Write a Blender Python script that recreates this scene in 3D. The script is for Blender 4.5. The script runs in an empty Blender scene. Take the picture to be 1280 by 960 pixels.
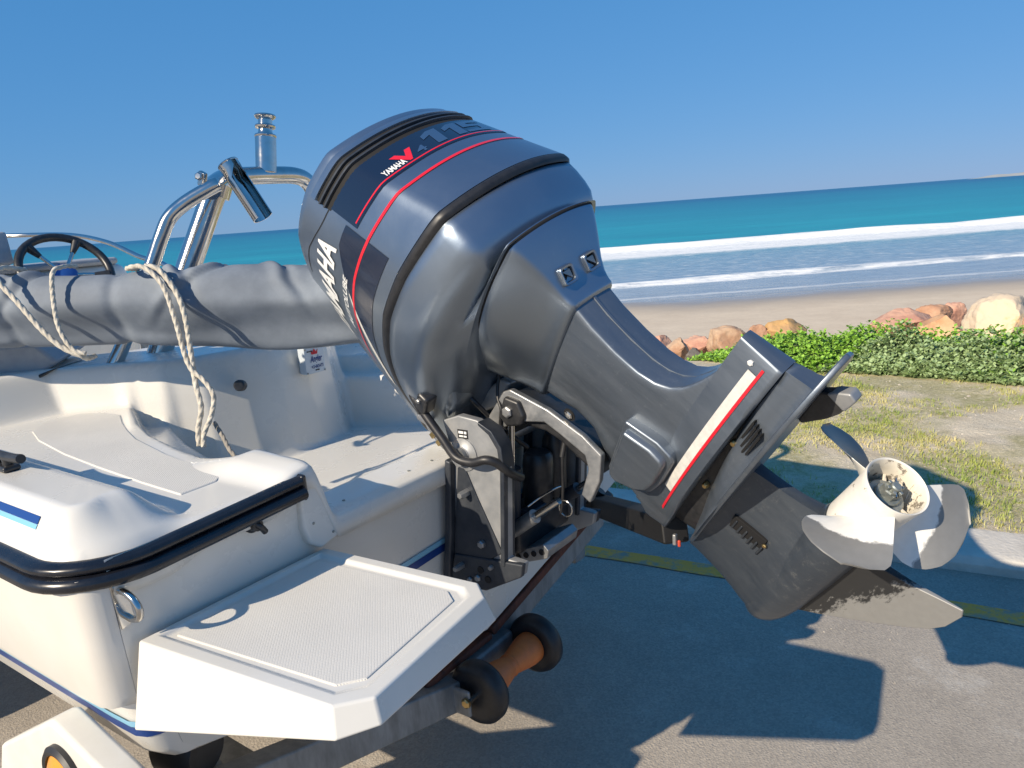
import bpy, bmesh, math, random
from mathutils import Vector, Matrix, noise

# ------------------------------------------------------------------ camera, sky, sun, exposure
scene = bpy.context.scene
COL = scene.collection
# world axes: +X aft of the boat, +Y to its starboard side, +Z up; road surface at z = 0
cam_data = bpy.data.cameras.new("camera"); cam = bpy.data.objects.new("camera", cam_data); COL.objects.link(cam)
CAM_Z, AZ, PITCH, ROLL = 1.60, math.radians(36.4), math.atan(214.4 * math.cos(math.radians(4.25)) / 950), math.radians(4.25)
vh = Vector((-math.sin(AZ), math.cos(AZ), 0)); r0 = Vector((math.cos(AZ), math.sin(AZ), 0))
fwd = vh * math.cos(PITCH) - Vector((0, 0, 1)) * math.sin(PITCH); u0 = r0.cross(fwd)
cr = r0 * math.cos(ROLL) - u0 * math.sin(ROLL); cu = u0 * math.cos(ROLL) + r0 * math.sin(ROLL)
cam.matrix_world = Matrix(((cr.x, cu.x, -fwd.x, 0), (cr.y, cu.y, -fwd.y, 0), (cr.z, cu.z, -fwd.z, CAM_Z), (0, 0, 0, 1)))
cam_data.sensor_width = 36; cam_data.lens = 950 / 1280 * 36; cam_data.clip_start = .05; cam_data.clip_end = 60000
scene.camera = cam
SUN_DIR = Vector((-.374, -1.69, 1.0)).normalized()           # towards the sun
world = bpy.data.worlds.new("World"); scene.world = world; world.use_nodes = True
wn = world.node_tree; bg = wn.nodes["Background"]
sky = wn.nodes.new("ShaderNodeTexSky"); sky.sky_type = 'NISHITA'; sky.sun_disc = False
sky.sun_elevation = math.asin(SUN_DIR.z); sky.sun_rotation = math.atan2(SUN_DIR.x, SUN_DIR.y)
sky.altitude = 0; sky.air_density = 1.0; sky.dust_density = 0.0; sky.ozone_density = 3.0
# the phone flattened the whole sky: one tone curve per colour channel, the same in every direction
sp_ = wn.nodes.new("ShaderNodeSeparateColor"); cb_ = wn.nodes.new("ShaderNodeCombineColor"); wn.links.new(sky.outputs[0], sp_.inputs[0])
for k, (ex_, sc_) in enumerate(((.66, .300), (.358, 1.0), (.286, 2.05))):
    pw = wn.nodes.new("ShaderNodeMath"); pw.operation = 'POWER'; pw.inputs[1].default_value = ex_; wn.links.new(sp_.outputs[k], pw.inputs[0])
    ml = wn.nodes.new("ShaderNodeMath"); ml.operation = 'MULTIPLY'; ml.inputs[1].default_value = sc_; wn.links.new(pw.outputs[0], ml.inputs[0]); wn.links.new(ml.outputs[0], cb_.inputs[k])
wn.links.new(cb_.outputs[0], bg.inputs[0]); bg.inputs[1].default_value = .134
sun_data = bpy.data.lights.new("sun", 'SUN'); sun_data.energy = 4.6; sun_data.angle = math.radians(.53); sun_data.color = (1, .865, .68)
sun = bpy.data.objects.new("sun", sun_data); COL.objects.link(sun)
sun.rotation_euler = (-SUN_DIR).to_track_quat('-Z', 'Y').to_euler(); sun.location = (-3, -8, 8)
scene.view_settings.view_transform = 'Standard'; scene.view_settings.look = 'None'
scene.view_settings.exposure = .50; scene.view_settings.gamma = 1.0; scene.view_settings.use_curve_mapping = False
random.seed(7)

# ------------------------------------------------------------------ materials
MATS = {}
def mat(name, color, rough=.5, metal=0.0, color2=None, scale=20, detail=4, bump=0.0, bscale=None, coat=0.0, lo=.35, hi=.65, rough2=None, spec=.5, stretch=None, coords='Object', coat_rough=.05, flake=0):
    m = bpy.data.materials.new(name); m.use_nodes = True; MATS[name] = m
    t = m.node_tree; b = t.nodes["Principled BSDF"]
    b.inputs["Base Color"].default_value = (*color, 1); b.inputs["Roughness"].default_value = rough; b.inputs["Metallic"].default_value = metal
    b.inputs["Coat Weight"].default_value = coat; b.inputs["Coat Roughness"].default_value = coat_rough; b.inputs["Specular IOR Level"].default_value = spec
    tc = t.nodes.new("ShaderNodeTexCoord"); out = tc.outputs[coords]
    if stretch:
        mp = t.nodes.new("ShaderNodeMapping"); mp.inputs["Scale"].default_value = stretch; t.links.new(out, mp.inputs[0]); out = mp.outputs[0]
    if color2 is not None or rough2 is not None:
        n = t.nodes.new("ShaderNodeTexNoise"); n.inputs["Scale"].default_value = scale; n.inputs["Detail"].default_value = detail; n.inputs["Roughness"].default_value = .65
        t.links.new(out, n.inputs["Vector"])
        if color2 is not None:
            r = t.nodes.new("ShaderNodeValToRGB"); r.color_ramp.elements[0].position = lo; r.color_ramp.elements[1].position = hi
            r.color_ramp.elements[0].color = (*color, 1); r.color_ramp.elements[1].color = (*color2, 1)
            t.links.new(n.outputs["Fac"], r.inputs[0]); t.links.new(r.outputs[0], b.inputs["Base Color"])
        if rough2 is not None:
            mr = t.nodes.new("ShaderNodeMapRange"); mr.inputs[1].default_value = .3; mr.inputs[2].default_value = .7; mr.inputs[3].default_value = rough; mr.inputs[4].default_value = rough2
            t.links.new(n.outputs["Fac"], mr.inputs[0]); t.links.new(mr.outputs[0], b.inputs["Roughness"])
    if bump:
        n2 = t.nodes.new("ShaderNodeTexNoise"); n2.inputs["Scale"].default_value = bscale or scale * 3; n2.inputs["Detail"].default_value = 5; t.links.new(out, n2.inputs["Vector"])
        bp = t.nodes.new("ShaderNodeBump"); bp.inputs["Strength"].default_value = bump; bp.inputs["Distance"].default_value = .01
        t.links.new(n2.outputs["Fac"], bp.inputs["Height"]); t.links.new(bp.outputs[0], b.inputs["Normal"])
    return m
def nodes(m): return m.node_tree, m.node_tree.nodes["Principled BSDF"]

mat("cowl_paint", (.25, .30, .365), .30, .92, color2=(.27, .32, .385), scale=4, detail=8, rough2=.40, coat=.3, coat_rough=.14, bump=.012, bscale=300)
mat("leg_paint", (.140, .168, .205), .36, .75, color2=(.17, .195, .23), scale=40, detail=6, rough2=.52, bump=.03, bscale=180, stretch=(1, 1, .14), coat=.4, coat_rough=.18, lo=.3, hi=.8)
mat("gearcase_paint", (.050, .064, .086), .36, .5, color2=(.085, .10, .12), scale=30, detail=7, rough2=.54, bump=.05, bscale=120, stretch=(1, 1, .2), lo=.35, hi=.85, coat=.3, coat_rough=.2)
mat("black_rubber", (.012, .012, .014), .45, color2=(.022, .022, .024), scale=40)
mat("rail_rubber", (.008, .009, .013), .22, color2=(.014, .015, .02), scale=30, rough2=.34, coat=.2)
mat("black_plastic", (.014, .015, .017), .38, color2=(.03, .03, .032), scale=60)
mat("strut_black", (.005, .005, .006), .6)
mat("dark_void", (.006, .006, .007), .8)  # near black: shade painted into holes and slots, also dark joints
mat("bracket_paint", (.028, .034, .045), .38, .3, color2=(.05, .056, .066), scale=18, rough2=.55, bump=.04, bscale=150)
mat("bracket_light", (.28, .29, .30), .42, .45, color2=(.34, .345, .35), scale=25, rough2=.58)
mat("cast_aluminium", (.27, .28, .29), .38, .75, color2=(.36, .36, .36), scale=30, rough2=.55, bump=.05, bscale=200)
mat("stainless", (.62, .61, .59), .10, 1.0, color2=(.52, .50, .47), scale=16, rough2=.2)
mat("steel_rod", (.60, .59, .57), .16, 1.0, color2=(.45, .43, .40), scale=60, rough2=.3)
mat("brass", (.55, .40, .18), .35, 1.0)
mat("gelcoat", (.71, .69, .64), .20, color2=(.675, .65, .59), scale=3.5, detail=9, rough2=.36, coat=.25, coat_rough=.08, bump=.006, bscale=60)
mat("gelcoat_hull", (.72, .70, .65), .24, color2=(.68, .62, .54), scale=2.2, rough2=.36, coat=.25, lo=.45, hi=.8)
mat("decal_navy", (.008, .014, .034), .18, coat=.4, coat_rough=.06)
mat("decal_outline", (.03, .065, .14), .25, coat=.3)
mat("decal_red", (.62, .012, .025), .3, coat=.2)
mat("decal_white", (.78, .78, .76), .35, color2=(.66, .66, .64), scale=120)
mat("decal_grey", (.30, .31, .32), .35, color2=(.34, .35, .35), scale=40)
mat("decal_cream", (.62, .60, .55), .5, color2=(.50, .49, .46), scale=60)
mat("stripe_navy", (.012, .05, .22), .3, coat=.2)
mat("stripe_light", (.22, .48, .66), .3, coat=.2)
mat("console_grey", (.30, .32, .35), .5, color2=(.36, .38, .40), scale=30)
mat("wheel_blue", (.03, .10, .34), .3)
mat("galvanised", (.20, .21, .215), .5, .5, color2=(.33, .34, .34), scale=26, rough2=.65, stretch=(1, 1, .3), bump=.05, bscale=80)
mat("rusty_steel", (.15, .045, .025), .75, .1, color2=(.06, .025, .018), scale=26, bump=.15, bscale=90)
mat("orange_rubber", (.66, .19, .045), .5, color2=(.54, .15, .04), scale=25)
mat("amber_lens", (.75, .30, .03), .15, coat=.5)
mat("white_plastic", (.70, .68, .63), .4, color2=(.64, .61, .55), scale=8)
mat("plate_metal", (.55, .62, .68), .35, .2, color2=(.62, .67, .71), scale=50)
mat("nut_metal", (.22, .25, .24), .45, .6, color2=(.34, .35, .32), scale=90, bump=.1, bscale=160)
mat("spring_red", (.5, .06, .03), .45)
mat("asphalt_grey", (.2, .2, .2), .9)  # plain even grey, not assigned to any mesh

def salt(name, col, scale=55, lo=.60, hi=.74, amt=.35):
    m = MATS[name]; t, b = nodes(m); src = b.inputs["Base Color"].links[0].from_socket
    tc = t.nodes.new("ShaderNodeTexCoord"); n = t.nodes.new("ShaderNodeTexNoise"); n.inputs["Scale"].default_value = scale; n.inputs["Detail"].default_value = 9; n.inputs["Roughness"].default_value = .8; t.links.new(tc.outputs["Object"], n.inputs["Vector"])
    n2 = t.nodes.new("ShaderNodeTexNoise"); n2.inputs["Scale"].default_value = 5; n2.inputs["Detail"].default_value = 4; t.links.new(tc.outputs["Object"], n2.inputs["Vector"])
    mr = t.nodes.new("ShaderNodeMapRange"); mr.inputs[1].default_value = lo; mr.inputs[2].default_value = hi; mr.inputs[4].default_value = amt; t.links.new(n.outputs["Fac"], mr.inputs[0])
    mr2 = t.nodes.new("ShaderNodeMapRange"); mr2.inputs[1].default_value = .4; mr2.inputs[2].default_value = .65; t.links.new(n2.outputs["Fac"], mr2.inputs[0])
    mu_ = t.nodes.new("ShaderNodeMath"); mu_.operation = 'MULTIPLY'; t.links.new(mr.outputs[0], mu_.inputs[0]); t.links.new(mr2.outputs[0], mu_.inputs[1])
    mx = t.nodes.new("ShaderNodeMix"); mx.data_type = 'RGBA'; t.links.new(mu_.outputs[0], mx.inputs[0]); t.links.new(src, mx.inputs[6]); mx.inputs[7].default_value = (*col, 1); t.links.new(mx.outputs[2], b.inputs["Base Color"])
salt("cowl_paint", (.50, .53, .56)); salt("leg_paint", (.42, .43, .44), 70, .56, .74, .5); salt("gearcase_paint", (.26, .26, .25), 60, .54, .72, .5); salt("gelcoat", (.52, .47, .38), 30, .62, .74, .5); salt("gelcoat_hull", (.50, .43, .32), 22, .60, .74, .5)

def worn(name, paint, bare, lo, hi, scale, axis_w=None, paint_rough=.4, bare_rough=.5, bare_metal=.3, stretch=None):
    """paint worn through to bare metal: the mask is noise plus a ramp along the object's own axes"""
    m = mat(name, paint, paint_rough); t, b = nodes(m)
    tc = t.nodes.new("ShaderNodeTexCoord"); sx = t.nodes.new("ShaderNodeSeparateXYZ"); t.links.new(tc.outputs["Object"], sx.inputs[0])
    n = t.nodes.new("ShaderNodeTexNoise"); n.inputs["Scale"].default_value = scale; n.inputs["Detail"].default_value = 6; n.inputs["Roughness"].default_value = .7
    if stretch:
        mp = t.nodes.new("ShaderNodeMapping"); mp.inputs["Scale"].default_value = stretch; t.links.new(tc.outputs["Object"], mp.inputs[0]); t.links.new(mp.outputs[0], n.inputs["Vector"])
    else: t.links.new(tc.outputs["Object"], n.inputs["Vector"])
    acc = None
    def math_(op, a_, b_):
        k = t.nodes.new("ShaderNodeMath"); k.operation = op
        for i, v in enumerate((a_, b_)):
            if v is None: continue
            if isinstance(v, (int, float)): k.inputs[i].default_value = v
            else: t.links.new(v, k.inputs[i])
        return k.outputs[0]
    if axis_w == 'radial':
        acc = math_('SQRT', math_('ADD', math_('MULTIPLY', sx.outputs[1], sx.outputs[1]), math_('MULTIPLY', sx.outputs[2], sx.outputs[2])), None)
    elif axis_w:
        for i, w in enumerate(axis_w):
            if w: q = math_('MULTIPLY', sx.outputs[i], w); acc = q if acc is None else math_('ADD', acc, q)
    amp = math_('MULTIPLY', math_('SUBTRACT', n.outputs["Fac"], .5), (hi - lo) * 2.2 if acc else 1.0)
    val = math_('ADD', acc, amp) if acc else n.outputs["Fac"]
    mr = t.nodes.new("ShaderNodeMapRange"); mr.inputs[1].default_value = lo; mr.inputs[2].default_value = lo + (hi - lo) * .25
    t.links.new(val, mr.inputs[0])
    mx = t.nodes.new("ShaderNodeMix"); mx.data_type = 'RGBA'; mx.inputs[6].default_value = (*paint, 1); mx.inputs[7].default_value = (*bare, 1)
    t.links.new(mr.outputs[0], mx.inputs[0])
    n3 = t.nodes.new("ShaderNodeTexNoise"); n3.inputs["Scale"].default_value = 70; n3.inputs["Detail"].default_value = 6; t.links.new(tc.outputs["Object"], n3.inputs["Vector"])
    mm = t.nodes.new("ShaderNodeMix"); mm.data_type = 'RGBA'; mm.blend_type = 'MULTIPLY'; mm.inputs[0].default_value = 1
    r3 = t.nodes.new("ShaderNodeValToRGB"); r3.color_ramp.elements[0].color = (.86, .85, .83, 1); r3.color_ramp.elements[1].color = (1.05, 1.04, 1.02, 1); t.links.new(n3.outputs["Fac"], r3.inputs[0])
    t.links.new(mx.outputs[2], mm.inputs[6]); t.links.new(r3.outputs[0], mm.inputs[7]); t.links.new(mm.outputs[2], b.inputs["Base Color"])
    t.links.new(math_('MULTIPLY', mr.outputs[0], bare_metal), b.inputs["Metallic"])
    t.links.new(math_('ADD', math_('MULTIPLY', mr.outputs[0], bare_rough - paint_rough), paint_rough), b.inputs["Roughness"])
    bp = t.nodes.new("ShaderNodeBump"); bp.inputs["Strength"].default_value = .25; bp.inputs["Distance"].default_value = .001; bp.invert = True
    t.links.new(mr.outputs[0], bp.inputs["Height"]); t.links.new(bp.outputs[0], b.inputs["Normal"])
    return m
worn("blade_paint", (.74, .735, .71), (.25, .25, .245), .104, .120, 16, 'radial', .32, .5, .35)
worn("blade_dark_outer", (.74, .72, .66), (.075, .085, .10), .075, .09, 20, 'radial', .3, .35, .3)  # for one blade: pale near the hub, dark blue grey further out
worn("hub_paint", (.74, .725, .68), (.33, .29, .22), .63, .71, 34, None, .42, .6, .2)
worn("hub_inner", (.68, .63, .53), (.22, .19, .15), .56, .70, 40, None, .55, .7, .1)
worn("skeg_paint", (.025, .026, .028), (.31, .312, .31), .040, .066, 60, (-.10, 0, -.42), .38, .5, .35, stretch=(.5, 1, 1.2))

# white non-skid moulding: fine diamond tread as relief
def tread(name, col, sc):
    m = mat(name, col, .42); t, b = nodes(m)
    tc = t.nodes.new("ShaderNodeTexCoord"); mp = t.nodes.new("ShaderNodeMapping"); mp.inputs["Rotation"].default_value = (0, 0, math.radians(45)); mp.inputs["Scale"].default_value = (sc, sc, sc)
    t.links.new(tc.outputs["Object"], mp.inputs[0])
    ck = t.nodes.new("ShaderNodeTexVoronoi"); ck.feature = 'F1'; ck.distance = 'CHEBYCHEV'; ck.inputs["Randomness"].default_value = 0; ck.inputs["Scale"].default_value = 1
    t.links.new(mp.outputs[0], ck.inputs["Vector"])
    bp = t.nodes.new("ShaderNodeBump"); bp.inputs["Strength"].default_value = .75; bp.inputs["Distance"].default_value = .0035; bp.invert = True
    t.links.new(ck.outputs["Distance"], bp.inputs["Height"]); t.links.new(bp.outputs[0], b.inputs["Normal"])
    n = t.nodes.new("ShaderNodeTexNoise"); n.inputs["Scale"].default_value = 6; n.inputs["Detail"].default_value = 5; t.links.new(tc.outputs["Object"], n.inputs["Vector"])
    r = t.nodes.new("ShaderNodeValToRGB"); r.color_ramp.elements[0].position = .35; r.color_ramp.elements[1].position = .7
    r.color_ramp.elements[0].color = (*[c * .92 for c in col], 1); r.color_ramp.elements[1].color = (*col, 1); t.links.new(n.outputs["Fac"], r.inputs[0]); t.links.new(r.outputs[0], b.inputs["Base Color"])
    return m
tread("nonskid", (.72, .695, .64), 235)
# vinyl canvas
m = mat("canvas", (.135, .160, .195), .66, color2=(.25, .285, .33), scale=5, detail=7, bump=.10, bscale=14, rough2=.85, lo=.42, hi=.8)
mat("rope_white", (.60, .555, .47), .8, color2=(.44, .40, .325), scale=70, bump=.2, bscale=300)
mat("rope_grey", (.30, .27, .23), .8, color2=(.22, .20, .17), scale=70)

# ------------------------------------------------------------------ mesh helpers
ROOTM = {}
def link(o, parent=None):
    COL.objects.link(o)
    if parent is not None: o.parent = parent; ROOTM[o.name] = ROOTM.get(parent.name)
    return o
def thing(name, label, cat, loc=(0, 0, 0), matrix=None, group=None):
    o = bpy.data.objects.new(name, None); o.empty_display_size = .1; COL.objects.link(o)
    o.matrix_world = matrix if matrix is not None else Matrix.Translation(loc)
    ROOTM[o.name] = (matrix if matrix is not None else Matrix.Translation(loc)).inverted()
    o["label"] = label; o["category"] = cat
    if group: o["group"] = group
    return o
def tag(o, label, cat, group=None):
    o["label"] = label; o["category"] = cat
    if group: o["group"] = group
    return o
def build(name, verts, faces, material, parent=None, local=False, smooth=True, bevel=0.0, seg=2, subsurf=0, recalc=True, angle=40, mats=None, fmat=None, weld=0.0):
    """verts are world coordinates unless local (then they are in the thing's own frame)"""
    if parent is not None and not local:
        M_ = ROOTM[parent.name]; verts = [M_ @ Vector(v) for v in verts]
    me = bpy.data.meshes.new(name); me.from_pydata([tuple(v) for v in verts], [], faces)
    for mm in (mats or [material]): me.materials.append(MATS[mm])
    if fmat: 
        for p, k in zip(me.polygons, fmat): p.material_index = k
    if recalc or weld:
        bm = bmesh.new(); bm.from_mesh(me)
        if weld: bmesh.ops.remove_doubles(bm, verts=bm.verts, dist=weld)
        if recalc: bmesh.ops.recalc_face_normals(bm, faces=bm.faces)
        bm.to_mesh(me); bm.free()
    o = bpy.data.objects.new(name, me); link(o, parent)
    if bevel:
        b = o.modifiers.new("bevel", 'BEVEL'); b.width = bevel; b.segments = seg; b.limit_method = 'ANGLE'; b.angle_limit = math.radians(30)
    if subsurf:
        s_ = o.modifiers.new("subsurf", 'SUBSURF'); s_.levels = subsurf; s_.render_levels = subsurf
    if smooth:
        me.shade_smooth()
        if angle < 180:
            try: me.set_sharp_from_angle(angle=math.radians(angle))
            except Exception: pass
        if bevel:
            w = o.modifiers.new("wn", 'WEIGHTED_NORMAL'); w.keep_sharp = False
    return o
def box(name, c, d, material, parent=None, local=False, bevel=.003, rot=None, seg=2):
    vs = [Vector((sx * d[0] / 2, sy * d[1] / 2, sz * d[2] / 2)) for sx in (-1, 1) for sy in (-1, 1) for sz in (-1, 1)]
    if rot is not None: vs = [rot @ v for v in vs]
    vs = [v + Vector(c) for v in vs]
    return build(name, vs, [(0, 1, 3, 2), (4, 6, 7, 5), (0, 4, 5, 1), (2, 3, 7, 6), (0, 2, 6, 4), (1, 5, 7, 3)], material, parent, local, bevel=bevel, seg=seg)
def catmull(pts, n=8, closed=False):
    P = [Vector(p) for p in pts]
    if len(P) < 3: return P
    out = []; N = len(P); rng = range(N if closed else N - 1)
    for i in rng:
        p0 = P[(i - 1) % N] if closed or i > 0 else P[0] * 2 - P[1]; p1 = P[i]; p2 = P[(i + 1) % N]
        p3 = P[(i + 2) % N] if closed or i + 2 < N else P[-1] * 2 - P[-2]
        for k in range(n):
            t = k / n
            out.append(.5 * ((2 * p1) + (p2 - p0) * t + (2 * p0 - 5 * p1 + 4 * p2 - p3) * t * t + (3 * p1 - p0 - 3 * p2 + p3) * t ** 3))
    if not closed: out.append(P[-1])
    return out
def sweep_rings(path, section, closed=False, twist=0.0, radius=None):
    """section(i, frac) -> list of 2D points; parallel transport frames"""
    n = len(path); T = []
    for i in range(n):
        a_ = path[(i - 1) % n] if closed or i > 0 else path[0]; b_ = path[(i + 1) % n] if closed or i < n - 1 else path[-1]
        d = (b_ - a_); T.append(d.normalized() if d.length > 1e-9 else Vector((1, 0, 0)))
    up = Vector((0, 0, 1)) if abs(T[0].z) < .9 else Vector((1, 0, 0))
    nx = (up - T[0] * up.dot(T[0])).normalized(); rings = []
    for i in range(n):
        nx = (nx - T[i] * nx.dot(T[i])).normalized(); ny = T[i].cross(nx)
        rings.append([path[i] + nx * p[0] + ny * p[1] for p in section(i, i / max(1, n - 1))])
    return rings
def loft(rings, closed_ring=True, cap0=True, cap1=True, closed_path=False):
    m_ = len(rings[0]); vs = [v for r in rings for v in r]; fs = []
    R_ = len(rings); last = R_ if closed_path else R_ - 1
    for i in range(last):
        j = (i + 1) % R_
        for k in range(m_ if closed_ring else m_ - 1):
            k2 = (k + 1) % m_
            fs.append((i * m_ + k, i * m_ + k2, j * m_ + k2, j * m_ + k))
    if not closed_path and closed_ring:
        if cap0: fs.append(tuple(range(m_))[::-1])
        if cap1: fs.append(tuple((R_ - 1) * m_ + k for k in range(m_)))
    return vs, fs
def tube(name, pts, r, material, parent=None, local=False, n=10, smooth_path=8, closed=False, r2=None):
    path = catmull(pts, smooth_path, closed) if smooth_path and len(pts) > 2 else [Vector(p) for p in pts]
    def sec(i, f):
        rr = r if r2 is None else r + (r2 - r) * f
        return [(rr * math.cos(2 * math.pi * k / n), rr * math.sin(2 * math.pi * k / n)) for k in range(n)]
    vs, fs = loft(sweep_rings(path, sec, closed), closed_path=closed)
    return build(name, vs, fs, material, parent, local, angle=50)
def lathe(name, prof, origin, axis, material, parent=None, local=False, n=32, angle=40, mats=None, pm=None):
    """prof: (distance along axis, radius)"""
    A_ = Vector(axis).normalized(); up = Vector((0, 0, 1)) if abs(A_.z) < .9 else Vector((1, 0, 0))
    e1 = (up - A_ * up.dot(A_)).normalized(); e2 = A_.cross(e1); O_ = Vector(origin)
    rings = [[O_ + A_ * d + (e1 * math.cos(2 * math.pi * k / n) + e2 * math.sin(2 * math.pi * k / n)) * max(r, 1e-5) for k in range(n)] for d, r in prof]
    vs, fs = loft(rings); fm = None
    if mats: fm = [pm[min(i // n, len(pm) - 1)] for i in range((len(prof) - 1) * n)] + [0, pm[-1]]
    return build(name, vs, fs, material, parent, local, angle=angle, mats=mats, fmat=fm, weld=1e-6 if not mats else 0)
def prism(name, poly, lo, hi, axis, material, parent=None, local=False, bevel=.004, seg=2, taper=0.0):
    """poly of 2D points in the two other axes (in x,y,z order), extruded along axis from lo to hi"""
    def P(p, h, sc=0.0):
        q = list(p); q.insert(axis, h); return Vector(q)
    cx = sum(p[0] for p in poly) / len(poly); cy = sum(p[1] for p in poly) / len(poly)
    sh = [(p[0] + (cx - p[0]) * taper, p[1] + (cy - p[1]) * taper) for p in poly]
    n = len(poly); vs = [P(p, lo) for p in (sh if taper else poly)] + [P(p, hi) for p in poly]
    fs = [tuple(range(n)), tuple(range(n, 2 * n))[::-1]] + [(k, (k + 1) % n, n + (k + 1) % n, n + k) for k in range(n)]
    return build(name, vs, fs, material, parent, local, bevel=bevel, seg=seg)
def bolt(name, c, axis, r, h, material, parent, local=False):
    A_ = Vector(axis).normalized(); C_ = Vector(c)
    return lathe(name, [(0, r), (h * .7, r), (h, r * .7), (h, 0)], C_, A_, material, parent, local, n=6 if r > .003 else 8, angle=30)
import math
# ---- outboard cowl surface: rings of points in the motor's own frame (aft, starboard, up) ----
def interp(tab, x):
    if x <= tab[0][0]: return tab[0][1]
    for (x0, y0), (x1, y1) in zip(tab, tab[1:]):
        if x <= x1: return y0 + (y1 - y0) * (x - x0) / (x1 - x0)
    return tab[-1][1]
BAND_U = [(-.45, .872), (-.37, .892), (-.24, .932), (-.11, .962), (0, .972), (.12, .962), (.27, .936), (.33, .925)]
TOP_U = [(-.42, 1.225), (-.25, 1.29), (-.06, 1.342), (.07, 1.337), (.165, 1.317), (.25, 1.295)]
SMOOTH = 1
def plan(Ar, bow, Wr, am, Wm, Wf, Af, rf, nr=18, ns=30, nf=14):
    """closed outline, starts at rear centre, goes round the PORT side (negative y) first"""
    half = []
    for i in range(nr):
        q = i / nr; half.append((Ar + bow * (1 - q * q), Wr * q))
    x0, x2 = Ar, Af + rf
    for i in range(ns):
        x = x0 + (x2 - x0) * i / ns
        l0 = (x - am) * (x - x2) / ((x0 - am) * (x0 - x2)); l1 = (x - x0) * (x - x2) / ((am - x0) * (am - x2)); l2 = (x - x0) * (x - am) / ((x2 - x0) * (x2 - am))
        half.append((x, Wr * l0 + Wm * l1 + Wf * l2))
    for i in range(nf + 1):
        q = math.pi / 2 * i / nf
        half.append((x2 - rf * math.sin(q), Wf * math.cos(q) ** .8 if i < nf else 0.0))
    pts = [(x, -y) for x, y in half] + [(x, y) for x, y in half[1:-1]][::-1]
    n = len(pts)
    for _ in range(SMOOTH):
        pts = [(.25 * pts[i - 1][0] + .5 * pts[i][0] + .25 * pts[(i + 1) % n][0], .25 * pts[i - 1][1] + .5 * pts[i][1] + .25 * pts[(i + 1) % n][1]) for i in range(n)]
    return pts
def inset(pts, d):
    n = len(pts); out = []
    for i in range(n):
        (x0, y0), (x1, y1) = pts[i - 1], pts[(i + 1) % n]
        tx, ty = x1 - x0, y1 - y0; L = math.hypot(tx, ty) or 1
        # port-first order is clockwise seen from above, inward normal
        out.append((pts[i][0] + ty / L * d, pts[i][1] - tx / L * d))
    return out
def cowl_plan(f):
    return plan(.267 - .104 * f, .045, .190 - .016 * f, -.02, .272 - .036 * f, .195 - .03 * f, -.49 + .03 * f, .14)
def cowl_ring(f, ins=0.0, du=0.0, out=0.0):
    p = cowl_plan(f)
    if ins or out: p = inset(p, ins - out)
    return [(x, y, interp(BAND_U, x) * (1 - f) + interp(TOP_U, x) * f + du) for x, y in p]
COWL_F = [i / 24 * .95 for i in range(25)]
COWL_RINGS = [cowl_ring(f) for f in COWL_F]
NR = len(COWL_RINGS[0])
def cowl_pt(t, v, off=0.0):
    """point on the top cowl: t ring index (0 = rear centre, grows to port), v height fraction 0..0.95"""
    def P(t, v):
        k = max(0, min(23.999, v / .95 * 24)); k0 = int(k); fk = k - k0
        t = t % NR; i0 = int(t); ft = t - i0; i1 = (i0 + 1) % NR; i0 %= NR
        r0, r1 = COWL_RINGS[k0], COWL_RINGS[k0 + 1]
        return [((r0[i0][c] * (1 - ft) + r0[i1][c] * ft) * (1 - fk) + (r1[i0][c] * (1 - ft) + r1[i1][c] * ft) * fk) for c in range(3)]
    p = P(t, v)
    if not off: return p
    a1, a0 = P(t + .6, v), P(t - .6, v); b1, b0 = P(t, min(v + .03, .95)), P(t, max(v - .03, 0))
    du = [x - y for x, y in zip(a1, a0)]; dv = [x - y for x, y in zip(b1, b0)]
    n = [du[2] * dv[1] - du[1] * dv[2], du[0] * dv[2] - du[2] * dv[0], du[1] * dv[0] - du[0] * dv[1]]
    L = math.sqrt(sum(c * c for c in n)) or 1
    # outward check against the centre line
    if n[0] * (p[0] + .08) + n[1] * p[1] < 0: L = -L
    return [x + c / L * off for x, c in zip(p, n)]
PAN_TOP = cowl_ring(0, du=-.022)
def pan_ring(drop, ins): return [(x, y, interp(BAND_U, x) - drop) for x, y in inset(plan(.267 - .24 * drop, .045 - .15 * drop, .190 - .10 * drop, -.02, .272, .195, -.49, .14), ins)]
SEAM_PLAN = plan(.262, .02, .125, .06, .165, .12, -.16, .06)
NECK_PLAN = plan(.178, .004, .060, .02, .066, .055, -.135, .03)

# ------------------------------------------------------------------ the setting
KA = math.radians(7.3); KP = Vector((math.cos(KA), math.sin(KA), 0)); KQ = Vector((-math.sin(KA), math.cos(KA), 0))   # along the kerb, away from the road
def kq(p, q, z): return KP * p + KQ * q + Vector((0, 0, z))
def e2_of(v): return v.dot(vh)
def sm(a_, b_, x):
    t = max(0.0, min(1.0, (x - a_) / (b_ - a_))); return t * t * (3 - 2 * t)
def struct(o): o["kind"] = "structure"; return o

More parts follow.
